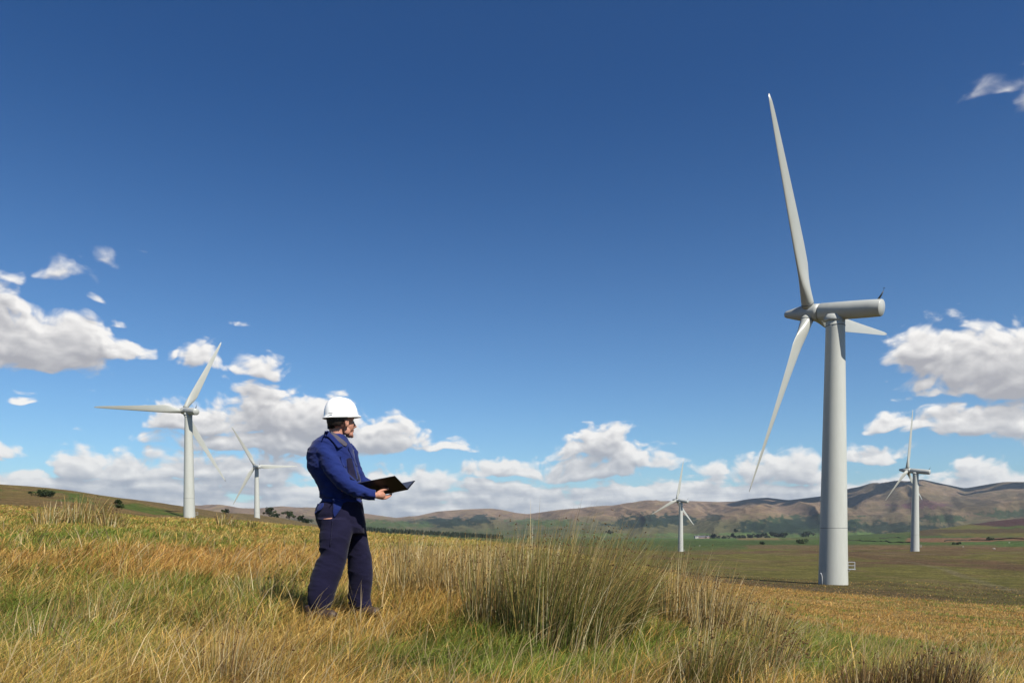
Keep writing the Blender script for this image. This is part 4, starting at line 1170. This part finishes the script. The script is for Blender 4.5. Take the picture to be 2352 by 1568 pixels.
RUSHES = [  # base px x,y, width px, height px, stems, palette mix (0 green .. 1 straw .. 2 brown), lean, spread factor, seed share, label
    (1285, 1486, 300, 285, 1900, 0.38, .40, 1.0, .20, 'largest dark green rush clump, stems fanning up in front of the fells'),
    (1140, 1446, 170, 200, 800, 0.65, .25, 1.0, .16, 'straw and green rush clump touching the worker side of the largest clump'),
    (1400, 1472, 170, 235, 1000, 0.25, .42, 1.0, .20, 'green rush clump leaning over on the turbine side of the largest clump'),
    (1215, 1405, 190, 180, 700, 0.80, .30, 1.0, .16, 'golden rush clump hidden behind the largest clump'),
    (1090, 1405, 150, 150, 700, 0.95, .25, 1.1, .16, 'golden rush clump halfway between the worker and the largest clump'),
    (1010, 1392, 140, 140, 700, 1.00, .22, 1.1, .10, 'tawny rush clump second from the worker on his folder side'),
    (930, 1385, 130, 128, 600, 0.95, .20, 1.1, .08, 'straw rush clump next to the front leg of the worker'),
    (1130, 1330, 170, 105, 600, 1.05, .25, 1.2, .16, 'low brown-gold rush clump farther back behind the golden one'),
    (960, 1318, 160, 90, 600, 1.00, .22, 1.2, .10, 'low tawny rush clump farther back behind the folder side of the worker'),
    (1560, 1425, 140, 150, 600, 0.95, .32, 1.1, .25, 'brown rush clump on the ridge edge below the tiny turbine'),
    (1650, 1462, 160, 140, 650, 1.15, .28, 1.1, .16, 'reddish brown seeded rush clump on the ridge edge'),
    (1755, 1485, 120, 105, 320, 0.80, .50, 1.1, .25, 'small seeded rush clump leaning over the golden slope'),
    (1640, 1600, 200, 160, 900, 0.40, .38, 1.2, .12, 'bright green rush clump cut by the bottom edge'),
    (1765, 1560, 120, 110, 300, 1.20, .35, 1.1, .30, 'brown withered rush clump beside the bright green one'),
    (2010, 1625, 190, 125, 700, 1.75, .20, 1.3, .06, 'dark brown rush clump low on the golden slope'),
    (2140, 1620, 190, 125, 700, 1.80, .20, 1.3, .06, 'dark brown rush clump farthest along the bottom of the golden slope'),
    (510, 1590, 130, 160, 280, 1.25, .10, 1.2, .06, 'pale dry rush clump with tall bare stems near the bottom edge'),
    (600, 1590, 110, 120, 170, 0.9, .15, 1.2, .08, 'short rush clump beside the pale dry one'),
    (610, 1392, 150, 100, 200, 0.45, .10, 1.3, .22, 'sparse upright green rushes next to the shadow of the worker'),
    (215, 1440, 120, 110, 120, 0.85, .25, 1.4, .12, 'sparse rush stems in the middle of the sloping meadow'),
    (100, 1480, 120, 100, 110, 0.85, .25, 1.4, .12, 'sparse brownish rush stems at the meadow edge'),
    (190, 1205, 110, 55, 420, 0.70, .30, 1.2, .10, 'distant rush clump on the rise under the hillside bush'),
    (120, 1205, 80, 42, 220, 0.80, .25, 1.2, .08, 'paler distant rush clump on the rise'),
    (255, 1212, 70, 40, 200, 0.85, .25, 1.2, .08, 'low tawny distant rush clump on the rise'),
    (515, 1207, 40, 28, 130, 0.80, .20, 1.2, .08, 'small distant rush clump at the foot of the turbine with a level blade'),
    (535, 1212, 26, 20, 70, 0.40, .20, 1.2, .08, 'tiny dark rush clump on the crest by a turbine foot'),
    (575, 1212, 22, 18, 60, 0.55, .20, 1.2, .08, 'tiny green rush clump on the crest between two turbines'),
]


def rush_clump(i, cx, cy, wpx, hpx, n, tone, lean, spr, seeds, label):
    R = np.random.default_rng(100 + i)
    x0, y0, z0 = hit(cx, cy, 2.6)
    D = math.hypot(x0, y0); s = D / F
    W, Hh = wpx * s, hpx * s
    n = int(n)
    a = R.uniform(0, 2 * math.pi, n); r = np.sqrt(R.uniform(0, 1, n)) * W * 0.42
    bx, by = r * np.cos(a), r * np.sin(a) * 0.8
    gz = ground_z(x0 + bx, y0 + by) - z0 - 0.02
    h = Hh * (0.45 + 0.95 * R.beta(2.6, 2.4, n)) * (1 - 0.22 * (r / (W * 0.42)) ** 2)
    lx = lean * 1.35 + 0.62 * spr * bx / (W * 0.42) + R.normal(size=n) * 0.26; ly = 0.50 * spr * by / (W * 0.42) + R.normal(size=n) * 0.24
    ln = np.hypot(lx, ly) + 1e-6
    bend = np.clip(R.gamma(2.0, 0.10, n) + 0.08, 0, 1.1) + np.where(R.uniform(size=n) < 0.12, R.uniform(.4, 1.3, n), 0)
    w = max(0.0040, 0.00080 * D) * R.uniform(0.65, 1.2, n)
    G = np.array([(0.105, 0.160, 0.028), (0.150, 0.200, 0.038), (0.070, 0.105, 0.022), (0.190, 0.200, 0.050)]); S = np.array([(0.70, 0.50, 0.19), (0.55, 0.38, 0.13), (0.85, 0.74, 0.44), (0.42, 0.26, 0.09)]); B = np.array([(0.10, 0.062, 0.035), (0.15, 0.085, 0.045), (0.075, 0.05, 0.035)])
    u = R.uniform(size=n) ; ps = np.clip(tone, 0, 1) * 0.75 if tone <= 1 else 0.75 * (2 - tone); pb = 0.10 + max(0, tone - 1) * 0.8
    col = np.where((u < ps)[:, None], S[R.integers(0, 4, n)], np.where((u < ps + pb)[:, None], B[R.integers(0, 3, n)], G[R.integers(0, 4, n)]))
    col = col * R.uniform(0.7, 1.25, n)[:, None]
    tip = col * 0.6 + np.array((0.48, 0.30, 0.10)) * 0.4
    root = np.stack([bx, by, gz], -1)
    V, q, tr, C = strips(root, np.stack([lx, ly], -1) * (0.8), h, bend, w, R.uniform(0, math.pi, n), col, 5, tip)
    V2, q2, tr2, C2 = strips(root, np.stack([lx, ly], -1) * (0.8), h, bend, w, R.uniform(0, math.pi, n), col, 5, tip)
    root_ob = empty('rush_clump', (x0, y0, z0), 0, label=label, category='rush clump', group='rush clumps on the moor')
    link('stems', fast_mesh('stems', V, quads=q, tris=tr, mat=M_RUSH, col=C, smooth=False), root_ob)
    m = 11; k = int(n * seeds)
    if k > 3:
        idx = R.choice(n, k, replace=False); Vs = V.reshape(n, m, 3)
        base = Vs[idx, 8] * 0.5 + Vs[idx, 9] * 0.5; f = R.uniform(0, 0.8, k)[:, None]
        P = base * (1 - f) + Vs[idx, 10] * f
        P = np.concatenate([P, P + R.normal(size=P.shape) * max(0.006, 0.0006 * D)])
        rr = max(0.0055, 0.0008 * D) * R.uniform(0.6, 1.2, len(P))
        SV_, ST = star_heads(P, rr, R)
        link('seed_heads', fast_mesh('seed_heads', SV_, tris=ST, mat=M_SEED, smooth=False), root_ob, kind='stuff')


for i, r in enumerate(RUSHES): rush_clump(i, *r)


# ---------------------------------------------------------------- trees and bushes
def crown(R, w, h, n, leaf, flat=1.0, base=0.25, cols=((0.035, 0.055, 0.018), (0.055, 0.080, 0.025), (0.022, 0.036, 0.014))):
    """leafy mass made of many clumps, wind-cut; returns verts, quads, colours"""
    nb = max(5, int(n / 60)); cx = R.normal(size=(nb, 3)) * np.array((w * .24, w * .24, h * .17)); cx[:, 2] += h * (base + (1 - base) * 0.52); cx[:, 0] += (cx[:, 2] - h * .5) * 0.25
    br = R.uniform(.13, .25, nb) * w
    k = R.integers(0, nb, n); d = R.normal(size=(n, 3)); d /= np.linalg.norm(d, axis=1)[:, None]
    P = cx[k] + d * br[k][:, None] * R.uniform(.55, 1.08, n)[:, None] * np.array((1, 1, .72 * flat))
    P[:, 2] = np.maximum(P[:, 2], h * base * R.uniform(.5, 1.1, n))
    a = R.normal(size=(n, 3)); a /= np.linalg.norm(a, axis=1)[:, None]; b = np.cross(a, R.normal(size=(n, 3))); b /= np.linalg.norm(b, axis=1)[:, None]
    s = leaf * R.uniform(.6, 1.3, n)[:, None]
    V = np.stack([P - a * s, P + b * s * .6, P + a * s, P - b * s * .6], 1).reshape(-1, 3)
    C = np.array(cols)[R.integers(0, len(cols), nb)][k] * R.uniform(.7, 1.3, n)[:, None]
    return V, np.arange(4 * n).reshape(-1, 4), np.repeat(C, 4, axis=0)


def tree(name, cat, px, py, wpx, hpx, label, group, Y=None, dmin=100, n=900, stem=0.3, cols=None, leafpx=1.3):
    R = np.random.default_rng(int(px * 7 + py))
    if Y is None: x, y, z = hit(px, py, dmin)
    else:
        p = at(px, py, Y); x, y = p.x, p.y; z = float(ground_z(np.array([x]), np.array([y]))[0]) if Y < 1900 else p.z
    D = math.hypot(x, y); s = D / F; w, h = wpx * s, hpx * s
    t = empty(name, (x, y, z), 0, label=label, category=cat, group=group)
    kw = {} if cols is None else dict(cols=cols)
    V, q, C = crown(R, w, h, n, leafpx * s, base=stem, **kw)
    link('crown', fast_mesh('crown', V, quads=q, mat=M_LEAF, col=C, smooth=False), t)
    tv = [tube([(0, 0, -0.3 * s), (0.02 * w, 0, h * stem), (0.06 * w, 0, h * 0.62)], [w * .035, w * .026, w * .012], 7)]
    for j in range(5):
        a = R.uniform(0, 6.28); z1 = h * R.uniform(stem * .7, .5)
        tv.append(tube([(0.02 * w, 0, z1), (math.cos(a) * w * .16, math.sin(a) * w * .16, z1 + h * .16), (math.cos(a) * w * .28 + .05 * w, math.sin(a) * w * .28, z1 + h * .28)], [w * .016, w * .011, w * .005], 6))
    link('trunk', mesh_from('trunk', *join(*tv), M_BARK), t)


GH = 'wind-cut trees on the moor side'
tree('hawthorn_bush', 'bush', 103, 1141, 30, 15, 'dark round bush alone on the green hillside at the meadow edge', GH, dmin=180, n=1400, stem=.08)
tree('hawthorn_bush', 'bush', 268, 1172, 16, 25, 'thin ragged bush on the hillside above the turbine with a level blade', GH, dmin=140, n=600, stem=.2)
tree('hawthorn_bush', 'bush', 279, 1170, 18, 13, 'low dark bush joined to the ragged bush on the hillside', GH, dmin=140, n=500, stem=.1)
tree('hawthorn_bush', 'bush', 518, 1186, 15, 12, 'small round bush on the green slope between the two paired turbines', GH, Y=470, n=500, stem=.1)
tree('hawthorn_tree', 'tree', 618, 1184, 22, 17, 'flat-topped tree nearest the smaller white turbine', GH, Y=655, n=1100, stem=.35)
tree('hawthorn_tree', 'tree', 634, 1191, 17, 9, 'low spreading tree second from the smaller white turbine', GH, Y=650, n=600, stem=.2)
tree('hawthorn_tree', 'tree', 664, 1197, 22, 19, 'tallest tree of the row running down to the worker', GH, Y=660, n=1100, stem=.35)
tree('hawthorn_tree', 'tree', 688, 1201, 17, 14, 'round tree between the tallest one and the worker', GH, Y=660, n=900, stem=.25)
tree('hawthorn_tree', 'tree', 706, 1206, 20, 11, 'last low tree of the row, touching the worker', GH, Y=660, n=800, stem=.15)
GM = 'bushes scattered on the lower moor'
tree('gorse_bush', 'bush', 1845, 1248, 24, 8, 'dark low bush on the green pasture beside the largest tower', GM, dmin=300, n=500, stem=.05)
tree('gorse_bush', 'bush', 1754, 1249, 15, 5, 'small olive bush on the pasture below the farm trees', GM, dmin=300, n=260, stem=.05)
tree('gorse_bush', 'bush', 2196, 1250, 13, 4, 'small bush at the end of the reddish field', GM, dmin=500, n=260, stem=.05)
tree('gorse_bush', 'bush', 2272, 1240, 14, 6, 'dark bush on the wall line above the bright green field', GM, dmin=500, n=260, stem=.05)
GV = 'farm trees in the valley'
for px, py, w, h, lb in ((1628, 1238, 20, 7, 'low dark hedge tree nearest the tiny turbine'), (1642, 1238, 13, 12, 'round dark tree next to the pink-walled farm'), (1662, 1239, 22, 7, 'low tree just past the pink-walled farm'), (1684, 1237, 12, 13, 'tall round tree above the valley hedge'),
                         (1704, 1238, 22, 8, 'broad low tree in the middle of the valley hedge'), (1727, 1237, 24, 12, 'broad dark tree between the hedge and the big grove'), (1742, 1237, 14, 9, 'small tree before the big grove'), (1760, 1237, 20, 13, 'first tree of the big grove by the largest tower'),
                         (1779, 1237, 22, 15, 'second tree of the big grove by the largest tower'), (1797, 1237, 24, 15, 'third and darkest tree of the big grove by the largest tower'), (1856, 1232, 26, 9, 'wide dark tree half behind the largest tower'), (1690, 1223, 10, 8, 'lone tree on the green field above the valley hedge'), (1400, 1226, 12, 9, 'lone dark tree on the field behind the largest rush clump')):
    tree('valley_tree', 'tree', px, py, w * 1.15, h * 1.15, lb, GV, Y=2300, n=420, stem=.08, cols=((0.020, 0.032, 0.018), (0.030, 0.045, 0.020), (0.016, 0.026, 0.016)), leafpx=1.5)


# conifer plantation, a dark strip behind the meadow crest
def build_wood():
    R = np.random.default_rng(3); V = []; T = []; C = []
    for i in range(900):
        f = R.uniform(); px = 835 + 320 * f; Y = R.uniform(1010, 1100)
        p = at(px, 1226 + 14 * f, Y); s = Y / F; h = (16 - 4 * f) * s * R.uniform(.65, 1.2); r = h * R.uniform(.20, .30)
        b = len(V); nl = 4
        for k in range(nl):
            z0 = h * k / nl * .9; z1 = h * min(1.0, (k + 1.5) / nl); rr = r * (1 - k / nl * .8)
            b = len(V); m = 7
            for j in range(m):
                a = 2 * math.pi * j / m + k; q = rr * R.uniform(.7, 1.2); V.append((p.x + q * math.cos(a), p.y + q * math.sin(a), p.z + z0))
            V.append((p.x, p.y, p.z + z1)); c = np.array((0.022, 0.034, 0.016)) * R.uniform(.7, 1.5); C += [c] * (m + 1)
            for j in range(m): T.append((b + j, b + (j + 1) % m, b + m))
    link('conifer_wood', fast_mesh('conifer_wood', np.array(V), tris=np.array(T), mat=M_LEAF, col=np.array(C), smooth=False), kind='stuff', label='dark strip of conifer plantation behind the meadow')


build_wood()

# ---------------------------------------------------------------- dry stone walls
M_STONE = material('dry_stone', (0.075, 0.070, 0.055), 0.95, 0.1, noise=[((1.5, 1.5, 3), 4, (0.5, 0.5, 0.45), 0.8)])


def wall(px_pts, Y0, Y1, label, hgt=1.1, th=0.6):
    n = len(px_pts); P = []
    for i, (x, y) in enumerate(px_pts):
        px_, py_, pz = hit(x, y, Y0); P.append(Vector((px_, py_, pz)))
    Q = []
    for a, b in zip(P[:-1], P[1:]):
        k = max(2, int((b - a).length / 12)); Q += [a.lerp(b, j / k) for j in range(k)]
    Q.append(P[-1]); V = []; Fc = []
    for i, p in enumerate(Q):
        d = (Q[min(i + 1, len(Q) - 1)] - Q[max(i - 1, 0)]); nrm = Vector((-d.y, d.x, 0)).normalized() * th / 2
        z = float(ground_z(np.array([p.x]), np.array([p.y]))[0]); hh = hgt * random.uniform(.85, 1.15)
        for sgn, zz in ((-1, -1.0), (-.7, hh), (.7, hh), (1, -1.0)): V.append((p.x + nrm.x * sgn, p.y + nrm.y * sgn, z + zz))
    for i in range(len(Q) - 1):
        for j in range(3): Fc.append((i * 4 + j, i * 4 + j + 1, i * 4 + 5 + j, i * 4 + 4 + j))
    Fc.append((0, 3, 2, 1)); e = (len(Q) - 1) * 4; Fc.append((e, e + 1, e + 2, e + 3))
    o = V[0]; V = [(a - o[0], b - o[1], c - o[2]) for a, b, c in V]
    link('dry_stone_wall', mesh_from('dry_stone_wall', V, Fc, M_STONE, False), None, o, label=label, category='wall', group='dry stone walls across the fields')


wall([(1948, 1241.5), (1975, 1241), (2010, 1243), (2040, 1244.5), (2070, 1245), (2098, 1246)], 500, 0, 'dark stone wall running between the two nearest towers on the valley side')
wall([(2170, 1243), (2230, 1240), (2290, 1239), (2352, 1238)], 500, 0, 'stone wall along the top of the reddish field')
wall([(2020, 1236), (2060, 1234), (2105, 1235)], 600, 0, 'short stone wall above the pasture behind the medium turbine')

# ---------------------------------------------------------------- farm in the valley, sheep
M_PINK = material('pinkish_render', (0.52, 0.36, 0.31), 0.9); M_WHITE = material('whitewash', (0.60, 0.57, 0.52), 0.9)
M_SLATE = material('slate', (0.13, 0.13, 0.15), 0.7); M_GLASS = material('dark_glass', (0.02, 0.025, 0.03), 0.15); M_DOOR = material('dark_door', (0.05, 0.04, 0.035), 0.6)


def house(px, py, Y, l, w, h, rz, mat, label):
    p = at(px, py, Y); r = empty('farmhouse', p, rz, label=label, category='house', group='farm buildings in the valley')
    link('wall', mesh_from('wall', *box((0, 0, h / 2 - 1), (l, w, h + 2)), mat, False), r)
    V = [(-l / 2 - .3, -w / 2 - .4, h), (l / 2 + .3, -w / 2 - .4, h), (l / 2 + .3, w / 2 + .4, h), (-l / 2 - .3, w / 2 + .4, h), (-l / 2 - .3, 0, h + w * .42), (l / 2 + .3, 0, h + w * .42)]
    rf = link('roof', mesh_from('roof', V, [(0, 1, 5, 4), (2, 3, 4, 5), (0, 4, 3), (1, 2, 5), (0, 3, 2, 1)], M_SLATE, False), r)
    for s in (-1, 1): link('chimney', mesh_from('chimney', *box((s * l * .42, 0, h + w * .45), (1.2, 1.0, 2.2)), mat, False), rf)
    for x in (-.32, .32):
        for z in (1.6, 4.2): link('window', mesh_from('window', *box((x * l, -w / 2 - .02, z), (1.3, .12, 1.4)), M_GLASS, False), r)
    link('door', mesh_from('door', *box((0, -w / 2 - .02, 1.1), (1.2, .12, 2.2)), M_DOOR, False), r)


house(1600, 1236, 2280, 14, 8, 5.5, .3, M_WHITE, 'whitish farm building nearest the tiny turbine')
house(1612, 1237, 2260, 18, 9, 5.5, -.2, M_PINK, 'pink-walled farmhouse among the valley trees')
house(1624, 1236, 2290, 12, 8, 5.0, .1, M_PINK, 'smaller pinkish barn on the tree side of the farmhouse')

M_WOOL = material('wool', (0.55, 0.52, 0.45), 0.95); M_SHEEPFACE = material('sheep_face', (0.06, 0.05, 0.045), 0.8)


def sheep(px, py, dmin, rz, dark, label):
    x, y, z = hit(px, py, dmin)
    P = [ellipsoid((0, 0, .62), (.52, .27, .28)), ellipsoid((.42, 0, .70), (.24, .19, .22)), tube([(.55, 0, .78), (.70, 0, .80), (.88, 0, .68), (.93, 0, .63)], [.12, .10, .075, .05], 10), ellipsoid((.68, .12, .84), (.03, .09, .03)), ellipsoid((.68, -.12, .84), (.03, .09, .03)), tube([(-.50, 0, .72), (-.60, 0, .55)], [.06, .03], 8)]
    for sx, sy in ((.34, .14), (.34, -.14)): P.append(tube([(sx, sy, .5), (sx + .02, sy, .27), (sx, sy, .0)], [.08, .042, .035], 8))
    for sx, sy in ((-.36, .14), (-.36, -.14)): P.append(tube([(sx, sy, .52), (sx + .07, sy, .38), (sx - .06, sy, .22), (sx - .02, sy, .0)], [.12, .07, .042, .035], 8))
    me = fuse(P, .035, 2); me.materials.append(M_SHEEPFACE if dark else M_WOOL)
    o = link('sheep', me, None, (x, y, z), label=label, category='sheep', group='sheep grazing on the lower pasture'); o.rotation_euler = (0, 0, rz)


sheep(1607, 1254, 300, .4, False, 'white sheep on the pasture just past the tiny turbine')
sheep(1595, 1254.5, 300, 2.6, True, 'dark sheep beside the tower of the tiny turbine')
sheep(2212, 1257, 420, 1.0, False, 'white sheep on the brown moor past the medium turbine')
sheep(2284, 1262, 420, 2.9, False, 'white sheep nearest the gravel track')
sheep(2318, 1247, 420, .2, False, 'white sheep on the bright green field')

# ---------------------------------------------------------------- the air
def build_haze():
    V, Q = box((0, 4500, 270), (16000, 15000, 800))
    Vz = [(x, y, -160 if z < 0 else 470) for x, y, z in V]
    m = bpy.data.materials.new('haze'); m.use_nodes = True; t = m.node_tree; t.nodes.clear(); N = NT(t)
    v = N.n('ShaderNodeVolumePrincipled'); v.inputs['Color'].default_value = (0.72, 0.85, 1.0, 1); v.inputs['Density'].default_value = 3.3e-5; v.inputs['Anisotropy'].default_value = 0.2
    o = N.n('ShaderNodeOutputMaterial'); t.links.new(v.outputs[0], o.inputs['Volume'])
    link('haze', mesh_from('haze', Vz, Q, m, False), kind='stuff', label='thin summer haze over the valley')


build_haze()


# ---------------------------------------------------------------- unseen cumulus added beyond the frame to shade the eastern fells
def build_shade_clouds():
    R = np.random.default_rng(8); V = []; Q = []
    for px, py, Y, rx, ry in ((1845, 1165, 6300, 420, 700), (1900, 1180, 5600, 420, 420), (2075, 1120, 6700, 330, 420), (2140, 1150, 6300, 330, 350), (2260, 1150, 6300, 480, 260), (2330, 1170, 5600, 300, 250), (2250, 1130, 6800, 420, 500), (1975, 1150, 6400, 260, 420)):
        p = at(px, py, Y); dz = 3500 - p.z; c = Vector((p.x, p.y, 0)) + Vector((SV.x, SV.y, 0)) * (dz / SV.z); c.z = 3500
        for k in range(9):
            o = Vector((R.normal() * rx * .45, R.normal() * ry * .45, R.uniform(0, 90))); q = R.uniform(.35, .62)
            v, f = ellipsoid(c + o, (rx * q, ry * q, 150 * q + 60), None, 20, 12)
            V, Q = join((V, Q), (v, f))
    m = material('cloud_white', (0.85, 0.85, 0.85), 1.0, 0.0, bump=((.01, .01, .01), 0.6, 30))
    link('shade_clouds', mesh_from('shade_clouds', V, Q, m), kind='stuff', label='unseen cumulus added to shade the eastern fells')


build_shade_clouds()
